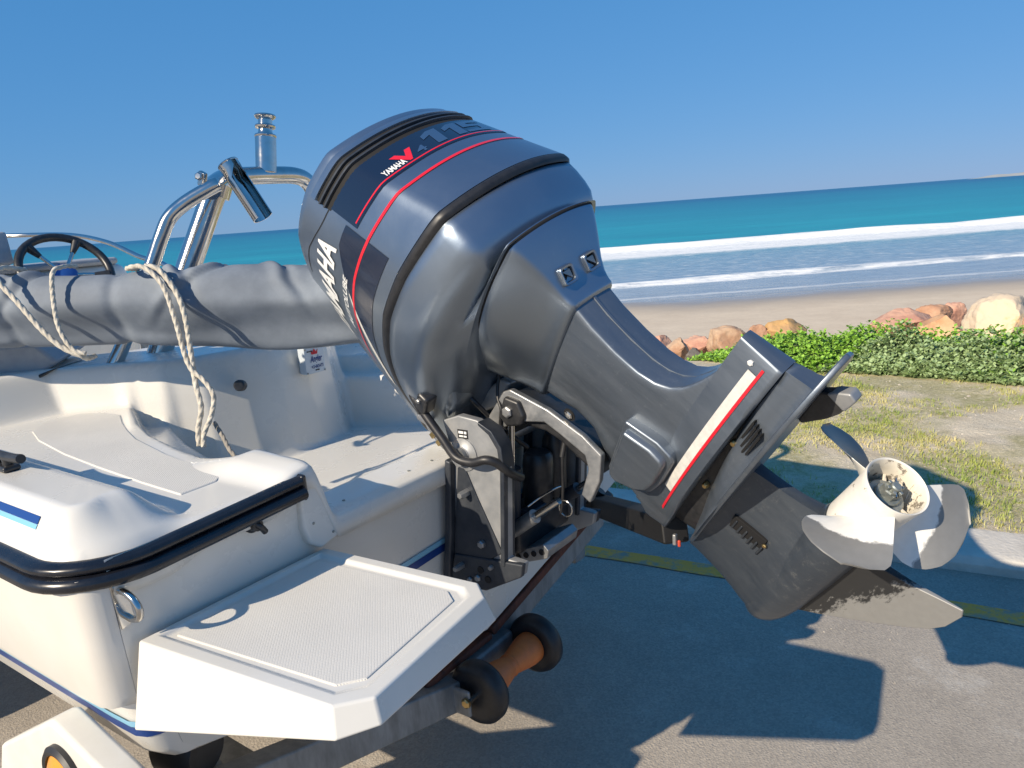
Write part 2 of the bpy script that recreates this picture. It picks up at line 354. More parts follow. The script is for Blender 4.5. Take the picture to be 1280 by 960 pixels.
# asphalt
m = mat("asphalt", (.125, .118, .108), .85); t, b = nodes(m)
tc = t.nodes.new("ShaderNodeTexCoord")
v1 = t.nodes.new("ShaderNodeTexVoronoi"); v1.inputs["Scale"].default_value = 150; t.links.new(tc.outputs["Object"], v1.inputs["Vector"])
n1 = t.nodes.new("ShaderNodeTexNoise"); n1.inputs["Scale"].default_value = 1.3; n1.inputs["Detail"].default_value = 8; n1.inputs["Roughness"].default_value = .7; t.links.new(tc.outputs["Object"], n1.inputs["Vector"])
n2 = t.nodes.new("ShaderNodeTexNoise"); n2.inputs["Scale"].default_value = 120; n2.inputs["Detail"].default_value = 3; t.links.new(tc.outputs["Object"], n2.inputs["Vector"])
r1 = t.nodes.new("ShaderNodeValToRGB"); e = r1.color_ramp.elements
e[0].position = .33; e[0].color = (.285, .255, .215, 1); e[1].position = .66; e[1].color = (.375, .336, .285, 1); t.links.new(n1.outputs["Fac"], r1.inputs[0])
r2 = t.nodes.new("ShaderNodeValToRGB"); e = r2.color_ramp.elements
e[0].position = .0; e[0].color = (.78, .78, .79, 1); e[1].position = 1.0; e[1].color = (1.28, 1.25, 1.2, 1); t.links.new(v1.outputs["Color"], r2.inputs[0])
mx = t.nodes.new("ShaderNodeMix"); mx.data_type = 'RGBA'; mx.blend_type = 'MULTIPLY'; mx.inputs[0].default_value = .8; t.links.new(r1.outputs[0], mx.inputs[6]); t.links.new(r2.outputs[0], mx.inputs[7])
# pale salt and sand blown thinly over patches of the tar
n3 = t.nodes.new("ShaderNodeTexNoise"); n3.inputs["Scale"].default_value = 2.6; n3.inputs["Detail"].default_value = 10; n3.inputs["Roughness"].default_value = .78; t.links.new(tc.outputs["Object"], n3.inputs["Vector"])
r3 = t.nodes.new("ShaderNodeValToRGB"); e = r3.color_ramp.elements; e[0].position = .56; e[0].color = (0, 0, 0, 1); e[1].position = .72; e[1].color = (.65, .65, .65, 1); t.links.new(n3.outputs["Fac"], r3.inputs[0])
mx2 = t.nodes.new("ShaderNodeMix"); mx2.data_type = 'RGBA'; t.links.new(r3.outputs[0], mx2.inputs[0]); t.links.new(mx.outputs[2], mx2.inputs[6]); mx2.inputs[7].default_value = (.48, .46, .42, 1)
t.links.new(mx2.outputs[2], b.inputs["Base Color"])
bp = t.nodes.new("ShaderNodeBump"); bp.inputs["Strength"].default_value = .35; bp.inputs["Distance"].default_value = .004; t.links.new(v1.outputs["Distance"], bp.inputs["Height"])
bp2 = t.nodes.new("ShaderNodeBump"); bp2.inputs["Strength"].default_value = .3; bp2.inputs["Distance"].default_value = .004; t.links.new(n2.outputs["Fac"], bp2.inputs["Height"]); t.links.new(bp.outputs[0], bp2.inputs["Normal"]); t.links.new(bp2.outputs[0], b.inputs["Normal"])
vs = [kq(-90, -40, 0), kq(90, -40, 0), kq(90, 3.43, 0), kq(-90, 3.43, 0)]
struct(build("road", vs, [(0, 1, 2, 3)], "asphalt", recalc=False, smooth=False))
# worn yellow edge line, slightly ragged
m = mat("road_yellow", (.50, .36, .10), .8); t, b = nodes(m)
tc = t.nodes.new("ShaderNodeTexCoord"); n1 = t.nodes.new("ShaderNodeTexNoise"); n1.inputs["Scale"].default_value = 9; n1.inputs["Detail"].default_value = 9; n1.inputs["Roughness"].default_value = .75; t.links.new(tc.outputs["Object"], n1.inputs["Vector"])
r1 = t.nodes.new("ShaderNodeValToRGB"); e = r1.color_ramp.elements; e[0].position = .46; e[0].color = (.85, .36, .05, 1); e[1].position = .60; e[1].color = (.31, .265, .20, 1); t.links.new(n1.outputs["Fac"], r1.inputs[0]); t.links.new(r1.outputs[0], b.inputs["Base Color"])
vs, fs = [], []
for i in range(241):
    p = -12 + i * .1
    j0, j1 = (noise.noise(Vector((p * 3, 0, 0))) * .012, noise.noise(Vector((p * 3, 5, 0))) * .012)
    vs += [kq(p, 3.03 + j0, .004), kq(p, 3.135 + j1, .004)]
    if i: k = 2 * i; fs.append((k - 2, k, k + 1, k - 1))
struct(build("yellow_road_line", vs, fs, "road_yellow", recalc=False, smooth=False))
# low concrete kerb, one metre blocks with joints
mat("concrete", (.48, .44, .38), .85, color2=(.62, .575, .50), scale=7, detail=9, bump=.4, bscale=60)
kerb = thing("kerb", "low weathered concrete kerb between road and grass verge", "kerb", kq(0, 3.45, 0)); del kerb["category"]; del kerb["label"]; kerb["kind"] = "structure"
for i in range(-30, 24):
    p0, p1 = i * 1.0 + .83 + .0015, i * 1.0 + 1.83 - .0015; dz = noise.noise(Vector((i * 1.7, 0, 0))) * .004
    prof = [(3.425, -.12), (3.428, .035), (3.45, .062), (3.49, .070), (3.72, .076), (3.73, .07), (3.73, -.12)]
    A_ = [kq(p0, q, z + dz) for q, z in prof]; B_ = [kq(p1, q, z + dz) for q, z in prof]; n_ = len(prof)
    build("kerb_block", A_ + B_, [tuple(range(n_)), tuple(range(n_, 2 * n_))] + [(k, (k + 1) % n_, n_ + (k + 1) % n_, n_ + k) for k in range(n_)], "concrete", kerb, bevel=.004, seg=1)

# terrain: verge, then the beach sloping to the sea
PROF = [(0, .055), (.6, .0), (1.5, -.3), (4, -1.1), (12, -2.3), (29, -3.05), (45, -3.7), (90, -5)]
def terrain_z(v):
    q = v.dot(KQ) - 3.72; t_ = min(e2_of(v) - 7.0, q - 3.0)
    z = interp(PROF, t_) if t_ > 0 else .055
    near = sm(0, .25, q)
    return z + near * (.022 * noise.noise(Vector((v.x * 1.1, v.y * 1.1, 0))) + .010 * noise.noise(Vector((v.x * 6, v.y * 6, 3)))) + (.01 if q < .05 else 0) * 0
def terrain(name, ps, qs, material):
    vs, fs = [], []; n_ = len(ps)
    for j, q in enumerate(qs):
        for i, p in enumerate(ps):
            v = kq(p, q + 3.72, 0); v.z = terrain_z(v); vs.append(v)
            if i and j: k = j * n_ + i; fs.append((k - n_ - 1, k - n_, k, k - 1))
    return struct(build(name, vs, fs, material, recalc=False, angle=180))
def frange(a_, b_, s_): return [a_ + s_ * i for i in range(int(round((b_ - a_) / s_)) + 1)]
m = mat("verge_soil", (.3, .26, .2), .95); t, b = nodes(m)
tc = t.nodes.new("ShaderNodeTexCoord")
def nz(sc, det=6, ro=.65, src=None):
    n_ = t.nodes.new("ShaderNodeTexNoise"); n_.inputs["Scale"].default_value = sc; n_.inputs["Detail"].default_value = det; n_.inputs["Roughness"].default_value = ro; t.links.new(src or tc.outputs["Object"], n_.inputs["Vector"]); return n_.outputs["Fac"]
def ramp(fac, stops):
    r_ = t.nodes.new("ShaderNodeValToRGB"); el = r_.color_ramp.elements
    while len(el) < len(stops): el.new(.5)
    for k, (p, c) in enumerate(stops): el[k].position = p; el[k].color = (*c, 1)
    t.links.new(fac, r_.inputs[0]); return r_.outputs[0]
def mixc(fac, c1, c2, blend='MIX'):
    k = t.nodes.new("ShaderNodeMix"); k.data_type = 'RGBA'; k.blend_type = blend
    for s_, v in ((0, fac), (6, c1), (7, c2)):
        if isinstance(v, (int, float)): k.inputs[s_].default_value = v
        elif isinstance(v, tuple): k.inputs[s_].default_value = (*v, 1)
        else: t.links.new(v, k.inputs[s_])
    return k.outputs[2]
soil = ramp(nz(5, 8), [(.3, (.52, .43, .30)), (.5, (.66, .56, .41)), (.72, (.78, .68, .52))])
straw = ramp(nz(28, 7, .75), [(.35, (.33, .29, .14)), (.55, (.50, .44, .25)), (.7, (.66, .59, .41))])
patch_ = ramp(nz(1.5, 7, .6), [(.42, (0, 0, 0)), (.56, (1, 1, 1))])
col = mixc(patch_, soil, straw); col = mixc(.55, col, ramp(nz(160, 3), [(.3, (.6, .6, .6)), (.7, (1.25, 1.25, 1.25))]), 'MULTIPLY')
t.links.new(col, b.inputs["Base Color"])
bp = t.nodes.new("ShaderNodeBump"); bp.inputs["Strength"].default_value = .8; bp.inputs["Distance"].default_value = .02; t.links.new(nz(45, 8, .7), bp.inputs["Height"]); t.links.new(bp.outputs[0], b.inputs["Normal"])
terrain("grass_verge", frange(-90, -15, 5) + frange(-14, -5, .5) + frange(-4.8, 3, .05) + frange(3.5, 14, .5) + frange(20, 90, 5), frange(0, 3.6, .05), "verge_soil")
def mrange_(v, a_, b_):
    k = t.nodes.new("ShaderNodeMapRange"); t.links.new(v, k.inputs[0]); k.inputs[1].default_value = a_; k.inputs[2].default_value = b_; k.inputs[4].default_value = .5; return k.outputs[0]
m = mat("beach_sand", (.45, .38, .30), .9); t, b = nodes(m)
tc = t.nodes.new("ShaderNodeTexCoord")
geo = t.nodes.new("ShaderNodeNewGeometry"); sep = t.nodes.new("ShaderNodeSeparateXYZ"); t.links.new(geo.outputs["Position"], sep.inputs[0])
dry = ramp(nz(.7, 9, .7), [(.3, (.60, .48, .345)), (.55, (.67, .545, .395)), (.75, (.72, .59, .43))])
dry = mixc(.5, dry, ramp(nz(6, 8, .75), [(.3, (.8, .8, .8)), (.7, (1.12, 1.12, 1.12))]), 'MULTIPLY')
mr = t.nodes.new("ShaderNodeMapRange"); mr.inputs[1].default_value = -2.72; mr.inputs[2].default_value = -2.95; t.links.new(sep.outputs[2], mr.inputs[0])
dry = mixc(mrange_(nz(26, 6, .7), .68, .74), dry, (.22, .17, .12)); wet = mixc(mr.outputs[0], dry, (.37, .31, .24)); t.links.new(wet, b.inputs["Base Color"])
mr2 = t.nodes.new("ShaderNodeMapRange"); mr2.inputs[1].default_value = -2.8; mr2.inputs[2].default_value = -3.0; mr2.inputs[3].default_value = .9; mr2.inputs[4].default_value = .22; t.links.new(sep.outputs[2], mr2.inputs[0]); t.links.new(mr2.outputs[0], b.inputs["Roughness"])
bp = t.nodes.new("ShaderNodeBump"); bp.inputs["Strength"].default_value = .3; bp.inputs["Distance"].default_value = .05; t.links.new(nz(2.2, 9, .7), bp.inputs["Height"]); t.links.new(bp.outputs[0], b.inputs["Normal"])
terrain("beach", frange(-140, -20, 6) + frange(-18, 40, 1) + frange(44, 160, 6), frange(3.6, 6, .2) + frange(6.5, 20, .5) + frange(22, 110, 2), "beach_sand")

# sea: local x runs along the shore, local y out to sea
SEA = Matrix.Rotation(AZ, 4, 'Z') @ Matrix.Translation((0, 0, -3.0))
rows = frange(33, 40, .25) + frange(40.4, 50, .3) + frange(50.7, 66, .7) + frange(66.3, 88, .35) + frange(90, 130, 2) + [140, 160, 190, 240, 320, 500, 900, 1800, 4000, 9000, 25000]
K = 110; vs, fs = [], []
for j, y in enumerate(rows):
    for i in range(K + 1):
        x = (i / K * 2 - 1) * (70 + 1.25 * y)
        w1 = 76 + 2.5 * noise.noise(Vector((x * .03, 0, 1))) + .035 * x; w2 = 43.6 + 1.6 * noise.noise(Vector((x * .045, 3, 1))) + .04 * x
        z = .0
        if y < 140:
            d = y - w1; br = (.62 * math.exp(-(d / (1.1 if d < 0 else 3.2)) ** 2)) * (.85 + .35 * noise.noise(Vector((x * .12, 7, 0))))
            d2 = y - w2; br2 = .17 * math.exp(-(d2 / (.5 if d2 < 0 else 1.4)) ** 2)
            z = br + br2 + .05 * noise.noise(Vector((x * .25, y * .5, 0))) * sm(36, 42, y) + .10 * noise.noise(Vector((x * .5, y * .8, 4))) * math.exp(-((y - w1 + 3) / 5) ** 2)
            if y < 36: z -= .05 * (36 - y)
        vs.append(Vector((x, y, z)))
        if i and j: k = j * (K + 1) + i; fs.append((k - K - 2, k - K - 1, k, k - 1))
m = mat("sea_water", (.02, .25, .32), .22, spec=.35); t, b = nodes(m)
tc = t.nodes.new("ShaderNodeTexCoord"); sep = t.nodes.new("ShaderNodeSeparateXYZ"); t.links.new(tc.outputs["Object"], sep.inputs[0])
def mth(op, a_, b_=None, c_=None):
    k = t.nodes.new("ShaderNodeMath"); k.operation = op
    for i_, v in enumerate((a_, b_, c_)):
        if v is None: continue
        if isinstance(v, (int, float)): k.inputs[i_].default_value = v
        else: t.links.new(v, k.inputs[i_])
    return k.outputs[0]
def mrange(v, a_, b_, c_=0.0, d_=1.0):
    k = t.nodes.new("ShaderNodeMapRange"); t.links.new(v, k.inputs[0])
    for i_, q in enumerate((a_, b_, c_, d_)): k.inputs[i_ + 1].default_value = q
    return k.outputs[0]
X_, Y_ = sep.outputs[0], sep.outputs[1]
mp = t.nodes.new("ShaderNodeMapping"); mp.inputs["Scale"].default_value = (.05, .35, 1); t.links.new(tc.outputs["Object"], mp.inputs[0])
mp2 = t.nodes.new("ShaderNodeMapping"); mp2.inputs["Scale"].default_value = (.25, .6, 1); t.links.new(tc.outputs["Object"], mp2.inputs[0])
mpf = t.nodes.new("ShaderNodeMapping"); mpf.inputs["Scale"].default_value = (.012, .05, 1); t.links.new(tc.outputs["Object"], mpf.inputs[0])
wob = mth('MULTIPLY', mth('SUBTRACT', nz(1, 5, .6, mp.outputs[0]), .5), 9)
fine = mth('MULTIPLY', mth('SUBTRACT', nz(2.2, 8, .75, mp2.outputs[0]), .5), 14)
yy = mth('SUBTRACT', mth('ADD', Y_, mth('MULTIPLY', wob, .35)), mth('MULTIPLY', X_, .035))
# deep colour by distance out
far = ramp(mth('POWER', mrange(Y_, 60, 1500), .33), [(0.0, (.035, .40, .41)), (.30, (.012, .30, .345)), (.6, (.006, .20, .275)), (1.0, (.004, .105, .205))])
strk = ramp(nz(1.0, 6, .6, mpf.outputs[0]), [(.35, (.78, .85, .9)), (.65, (1.18, 1.12, 1.08))]); far = mixc(1.0, far, strk, 'MULTIPLY')
mpg = t.nodes.new("ShaderNodeMapping"); mpg.inputs["Scale"].default_value = (.06, .42, 1); t.links.new(tc.outputs["Object"], mpg.inputs[0])
far = mixc(mrange(Y_, 600, 120), far, mixc(1.0, far, ramp(nz(1.0, 8, .7, mpg.outputs[0]), [(.36, (.72, .80, .84)), (.64, (1.22, 1.15, 1.12))]), 'MULTIPLY'))
near = ramp(mrange(Y_, 34, 72), [(0.0, (.38, .34, .29)), (.10, (.32, .36, .39)), (.3, (.25, .34, .42)), (.7, (.20, .33, .41)), (1.0, (.14, .34, .39))])
near = mixc(1.0, near, ramp(nz(2.4, 9, .75, mp2.outputs[0]), [(.34, (.78, .82, .86)), (.66, (1.18, 1.16, 1.14))]), 'MULTIPLY')
col = mixc(mrange(yy, 70, 80), near, far)
lace = mrange(nz(3.0, 9, .8, mp2.outputs[0]), .50, .66)
shallow = mth('MULTIPLY', mth('MULTIPLY', mrange(yy, 43, 46), mrange(yy, 72, 60)), mth('MULTIPLY', lace, .62))
fb = mth('ADD', yy, fine)
f1 = mth('MULTIPLY', mrange(mth('ADD', yy, mth('MULTIPLY', fine, .6)), 64, 67), mrange(mth('ADD', yy, mth('MULTIPLY', fine, .4)), 82.5, 81.2))
f2 = mth('MULTIPLY', mrange(mth('ADD', yy, mth('MULTIPLY', fine, .10)), 42.2, 42.7), mrange(mth('ADD', yy, mth('MULTIPLY', fine, .28)), 45.6, 44.6))
brk = mrange(nz(1.6, 7, .7, mp2.outputs[0]), .36, .54)
f2 = mth('MULTIPLY', f2, mth('ADD', mth('MULTIPLY', brk, .8), .2))
f3 = mth('MULTIPLY', mth('MULTIPLY', mrange(mth('ADD', Y_, mth('MULTIPLY', fine, .12)), 37.0, 37.3), mrange(mth('ADD', Y_, mth('MULTIPLY', fine, .12)), 38.0, 37.5)), .5)
near = near
foam = mth('MINIMUM', mth('ADD', mth('ADD', f1, f2), mth('ADD', f3, shallow)), 1.0)
foamcol = ramp(nz(5, 8, .75, mp2.outputs[0]), [(.3, (.62, .66, .68)), (.6, (.84, .84, .82))])
t.links.new(mixc(foam, col, foamcol), b.inputs["Base Color"])
t.links.new(mth('ADD', mth('MULTIPLY', foam, .5), mrange(Y_, 36, 46, .12, .32)), b.inputs["Roughness"])
mpb = t.nodes.new("ShaderNodeMapping"); mpb.inputs["Scale"].default_value = (.35, 1.1, 1); t.links.new(tc.outputs["Object"], mpb.inputs[0])
bp = t.nodes.new("ShaderNodeBump"); bp.inputs["Strength"].default_value = .6; bp.inputs["Distance"].default_value = .35; t.links.new(nz(1.0, 8, .6, mpb.outputs[0]), bp.inputs["Height"]); t.links.new(bp.outputs[0], b.inputs["Normal"])
sea = struct(build("sea", vs, fs, "sea_water", recalc=False, angle=180)); sea.matrix_world = SEA

# far headland at the right end of the horizon
mat("far_land", (.30, .33, .33), .95, color2=(.42, .42, .40), scale=.004)
vs, fs = [], []
for i in range(41):
    x = -140 + i * 42; h = 22 * sm(0, 6, i) * (1 - .3 * sm(20, 40, i)) * (.7 + .5 * abs(noise.noise(Vector((i * .35, 0, 0)))))
    for k, (dy, hh) in enumerate(((0, -4), (40, .35 * h), (160, h), (420, -4))): vs.append(Vector((x, 4880 + dy + i * 6, hh)))
    if i:
        for k in range(3): a_ = 4 * i + k; fs.append((a_ - 4, a_, a_ + 1, a_ - 3))
hd = struct(build("headland", vs, fs, "far_land", recalc=False, angle=180)); hd.matrix_world = Matrix.Rotation(AZ, 4, 'Z') @ Matrix.Translation((3180, 0, -3.0))

# boulders along the top of the beach
def rock_mat(name, c1, c2, c3=None):
    m = mat(name, c1, .85, color2=c2, scale=2.6, detail=9, bump=.9, bscale=22, lo=.40, hi=.62)
    return m
rock_mat("rock_cream", (.62, .50, .36), (.60, .36, .10)); rock_mat("rock_orange", (.50, .25, .12), (.62, .41, .24)); rock_mat("rock_pink", (.60, .36, .25), (.46, .23, .16))
rock_mat("rock_brown", (.38, .20, .12), (.50, .31, .20)); rock_mat("rock_ochre", (.55, .33, .12), (.44, .27, .14)); rock_mat("rock_tan", (.50, .36, .24), (.36, .20, .12)); rock_mat("rock_dark", (.12, .11, .10), (.2, .17, .14))
MATS["rock_cream"].node_tree.nodes["Color Ramp"].color_ramp.elements[0].position = .56; MATS["rock_cream"].node_tree.nodes["Color Ramp"].color_ramp.elements[1].position = .68
ROCKS = [((-.55, 10.32, -.13), .52, .33, 'cream', 'large cream boulder with ochre stains, biggest of the row'),
 ((-1.09, 9.55, -.09), .38, .21, 'orange', 'rounded rust orange boulder in front of the cream one'),
 ((-1.56, 10.23, -.06), .43, .16, 'pink', 'long low salmon pink boulder left of the orange boulders'),
 ((-1.3, 10.79, -.1), .28, .16, 'brown', 'brown boulder behind the rust orange one'),
 ((-1.16, 11.64, -.17), .21, .14, 'pink', 'small pink rock furthest back beside the cream boulder'),
 ((-2.56, 8.88, .0), .31, .17, 'ochre', 'pointed yellow ochre boulder alone above the bright green plants'),
 ((-2.83, 8.66, -.05), .16, .15, 'brown', 'small brown rock touching the left side of the ochre boulder'),
 ((-3.18, 8.65, -.1), .30, .17, 'tan', 'broad tan boulder behind the left end of the green plants'),
 ((-3.6, 8.82, -.17), .23, .13, 'pink', 'pinkish flat rock behind the motor leg, left of the tan boulder'),
 ((-3.66, 8.28, -.14), .2, .13, 'tan', 'small tan rock close to the motor leg'),
 ((-.22, 9.79, -.14), .18, .22, 'brown', 'reddish brown rock cut by the right edge of the photo'),
 ((-4.25, 9.1, -.22), .17, .12, 'pink', 'leftmost pale pink rock showing beside the motor leg'),
 ((-3.25, 7.83, -.1), .13, .09, 'dark', 'small dark grey stone at the left end of the plants')]
for i, (c, rw, rh, kind, lab) in enumerate(ROCKS):
    bm = bmesh.new(); bmesh.ops.create_icosphere(bm, subdivisions=5, radius=1)
    sd = i * 13.7; rz = random.uniform(0, 6.28)
    for v in bm.verts:
        p = v.co.copy()
        for k in range(11):                       # a few flat cleavage faces
            d = Vector((math.sin(k * 2.4 + sd), math.cos(k * 1.7 + sd * .7), math.sin(k * 3.1 + sd * .3) * .7 + .2)).normalized(); lim = .70 + .12 * math.sin(k * 5 + sd)
            q = p.dot(d)
            if q > lim: p -= d * (q - lim) * .97
        f = 1 + .13 * noise.noise(p * 1.6 + Vector((sd, 0, 0))) + .05 * noise.noise(p * 4.5 + Vector((0, sd, 0))) + .022 * noise.noise(p * 12) - .05 * max(0, .12 - abs(noise.noise(p * 2.7 + Vector((sd, sd, 0))))) / .12
        p *= f; p = Vector((p.x * rw, p.y * rw * .85, p.z * rh * 1.25)); p.rotate(Matrix.Rotation(rz, 3, 'Z')); v.co = p
    me = bpy.data.meshes.new("boulder"); bm.to_mesh(me); bm.free(); me.materials.append(MATS["rock_" + kind]); me.shade_smooth()
    o = bpy.data.objects.new("boulder", me); o.location = c; COL.objects.link(o); tag(o, lab, "boulder", "boulders above the beach")

# low coastal plants: leaf masses too dense to count
def leaf_mat(name, c1, c2):
    m = mat(name, c1, .55, color2=c2, scale=17, detail=5, lo=.28, hi=.72); t, b = nodes(m); b.inputs["Transmission Weight"].default_value = 0
    b.inputs["Subsurface Weight"].default_value = 0
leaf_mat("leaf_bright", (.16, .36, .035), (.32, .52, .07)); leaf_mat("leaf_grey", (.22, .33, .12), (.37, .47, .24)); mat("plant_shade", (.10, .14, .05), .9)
FRONT = [(-6, 9.2), (-2.95, 7.15), (-2.5, 6.8), (-2.12, 6.62), (-1.43, 6.80), (-.88, 6.70), (-.17, 6.58), (2.5, 6.5)]
def cover_h(x, y):
    f = y - interp(FRONT, x) + .13 * noise.noise(Vector((x * 2.3, 4, 0))) + .06 * noise.noise(Vector((x * 7, 1, 0))); dep_ = 1.35 + .3 * noise.noise(Vector((x * 1.3, 0, 5)))
    if f < 0 or f > dep_: return 0
    edge = sm(-3.05, -2.5, x)
    prof = min(1, (f / .62)) ** .75 * (1 - sm(dep_ * .55, dep_, f) * .6)
    return max(0, prof * (.15 + .05 * sm(-2.6, -1.4, x)) * (.35 + .65 * edge) * (1 + .85 * noise.noise(Vector((x * 3.1, y * 3.1, 1))) + .35 * noise.noise(Vector((x * 9, y * 9, 2)))))
def leaves(name, n, want, material, size, label):
    rnd = random.Random(hash(name) % 1000 if False else len(name) * 17); vs, fs = [], []
    while len(fs) < n:
        x = rnd.uniform(-3.2, 1.2); f = rnd.uniform(-.15, 1.6); y = interp(FRONT, x) + f
        if not want(x, f, rnd): continue
        h = cover_h(x, y)
        if h < .015: continue
        base = terrain_z(Vector((x, y, 0)))
        cx, cy = x, y; z = base + h * rnd.uniform(.45, 1.15) + rnd.random() ** 4 * .035
        k = rnd.randint(3, 5)
        yaw0 = rnd.uniform(0, 6.28)
        for l in range(k):                        # one rosette
            yaw = yaw0 + l * 2.4; tilt = rnd.uniform(.1, 1.0); L = size * rnd.uniform(.5, 1.65); w = L * .36
            d = Vector((math.cos(yaw) * math.cos(tilt), math.sin(yaw) * math.cos(tilt), math.sin(tilt))); sd = Vector((-math.sin(yaw), math.cos(yaw), 0)); nn = d.cross(sd)
            o_ = Vector((cx, cy, z)) + Vector((rnd.uniform(-1, 1), rnd.uniform(-1, 1), rnd.uniform(-1, 1))) * .012
            i0 = len(vs); vs += [o_, o_ + d * L * .55 + sd * w + nn * .15 * w, o_ + d * L, o_ + d * L * .55 - sd * w + nn * .15 * w]; fs.append((i0, i0 + 1, i0 + 2, i0 + 3))
    o = build(name, vs, fs, material, recalc=False, angle=180); o["kind"] = "stuff"; o["label"] = label; o["category"] = "plants"; return o
def brightness(x, f): return noise.noise(Vector((x * 1.1, f * 1.5, 9))) * .5 + .55 * sm(-1.0, -2.0, x) + .5 * (f - .62) - .05
leaves("green_ground_cover", 26000, lambda x, f, r: brightness(x, f) + r.uniform(-.15, .15) > .02, "leaf_bright", .030, "bright green leafy ground cover in front of the boulders")
leaves("grey_green_ground_cover", 30000, lambda x, f, r: brightness(x, f) + r.uniform(-.15, .15) < .02, "leaf_grey", .032, "grey green bushy coastal plants along the verge")
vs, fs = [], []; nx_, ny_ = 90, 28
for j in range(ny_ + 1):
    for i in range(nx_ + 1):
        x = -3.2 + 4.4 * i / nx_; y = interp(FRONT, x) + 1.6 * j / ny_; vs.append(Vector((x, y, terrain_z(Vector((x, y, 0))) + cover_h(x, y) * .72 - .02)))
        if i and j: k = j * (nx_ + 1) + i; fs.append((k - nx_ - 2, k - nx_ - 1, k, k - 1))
o = build("plant_underlayer", vs, fs, "plant_shade", recalc=False, angle=180); o["kind"] = "stuff"; o["label"] = "dark layer coloured as shade under the coastal plants"; o["category"] = "plants"  # underlying mound; the shade between the leaves is put into its dark green

# short grass on the verge
m = mat("grass_blade", (.15, .19, .035), .6); t, b = nodes(m)
tc = t.nodes.new("ShaderNodeTexCoord")
t.links.new(ramp(nz(1.5, 8, .75), [(.32, (.68, .56, .30)), (.45, (.50, .46, .17)), (.54, (.32, .37, .07)), (.68, (.16, .26, .035))]), b.inputs["Base Color"])
def blades(name, n, want, lo_, hi_, label):
    rnd = random.Random(len(name)); vs, fs = [], []
    while len(fs) < n:
        p, q = rnd.uniform(-3.4, 2.2), rnd.uniform(3.76, 6.9); v = kq(p, q, 0)
        if not want(v, rnd): continue
        for _ in range(4):
            w = v + Vector((rnd.gauss(0, .012), rnd.gauss(0, .012), 0)); w.z = terrain_z(w) - .003
            h = rnd.uniform(lo_, hi_); yaw = rnd.uniform(0, 6.28); ln = rnd.uniform(.2, 1.3) * h; s_ = Vector((-math.sin(yaw), math.cos(yaw), 0)) * rnd.uniform(.0016, .0032)
            top = w + Vector((math.cos(yaw) * ln, math.sin(yaw) * ln, h)); i0 = len(vs); vs += [w - s_, w + s_, top]; fs.append((i0, i0 + 1, i0 + 2))
    o = build(name, vs, fs, "grass_blade", recalc=False, smooth=False); o["kind"] = "stuff"; o["label"] = label; o["category"] = "grass"; return o
def gdens(v): return .5 + .55 * noise.noise(Vector((v.x * 1.5, v.y * 1.5, 11))) + .25 * noise.noise(Vector((v.x * 5, v.y * 5, 2))) + .30 * sm(-.6, -2.0, v.x - .25 * (v.y - 5)) - .22 * sm(5.4, 6.3, v.y + .2 * v.x)
blades("short_grass", 80000, lambda v, r: gdens(v) * 1.25 - .50 > r.random() * .8, .012, .036, "short patchy green and straw coloured grass on the sandy verge")
# pebbles and shell grit on the verge
mat("pebble", (.55, .50, .42), .8, color2=(.36, .31, .25), scale=9)
rnd = random.Random(4); vs, fs = [], []
for _ in range(2600):
    v = kq(rnd.uniform(-3.2, 2.2), rnd.uniform(3.74, 7.0), 0); v.z = terrain_z(v); r_ = rnd.uniform(.002, .008) * (1 if rnd.random() < .93 else 2.2); i0 = len(vs)
    for d in ((1, 0, 0), (0, 1, 0), (-1, 0, 0), (0, -1, 0), (0, 0, .8)): vs.append(v + Vector(d) * r_ * rnd.uniform(.7, 1.2))
    fs += [(i0 + k, i0 + (k + 1) % 4, i0 + 4) for k in range(4)]
for _ in range(500):
    v = kq(rnd.uniform(-2.6, 1.2), 3.4 - abs(rnd.gauss(0, .35)), .001); r_ = rnd.uniform(.0015, .004); i0 = len(vs)
    for d in ((1, 0, 0), (0, 1, 0), (-1, 0, 0), (0, -1, 0), (0, 0, .8)): vs.append(v + Vector(d) * r_ * rnd.uniform(.7, 1.2))
    fs += [(i0 + k, i0 + (k + 1) % 4, i0 + 4) for k in range(4)]
o = build("shell_grit", vs, fs, "pebble", recalc=False, smooth=False); o["kind"] = "stuff"; o["label"] = "small pebbles and shell grit on the verge"; o["category"] = "gravel"

# ------------------------------------------------------------------ the boat
YC = 1.47
boat = thing("motor_boat", "white fibreglass motor boat resting stern towards the viewer on a trailer", "boat", (-1.2, YC, .47))
def xt(z): return -1.178 + .10 * (z - 1.03)            # raked transom plane
SIDE = [(.445, 1.10), (.455, .98), (.464, .872), (.470, .856), (.497, .848), (.510, .81), (.530, .73), (.56, .700), (.9, .62), (YC, .475)]
def section(x, ins, half=1.0, lift=0.0, rake=True):
    pts = []
    for y, z in SIDE:
        yy_ = y + ins * (1 if y < .9 else 0)
        pts.append(Vector(((xt(z) + x) if rake else x, YC - (YC - yy_) * half, z + lift * (1.2 if z > .9 else .7))))
    return pts + [Vector((p.x, 2 * YC - p.y, p.z)) for p in pts[-2::-1]]
st = [section(-.001, .050), section(-.006, .028), section(-.018, .012), section(-.04, .003), section(-.10, 0), section(-.8, -.01), section(-3.1, -.02, 1.0, .03, False), section(-4.4, 0, .9, .12, False), section(-5.5, 0, .55, .25, False), section(-6.2, 0, .06, .38, False)]
vs, fs = loft(st, closed_ring=False)
build("hull", vs, fs, "gelcoat_hull", boat, angle=38)
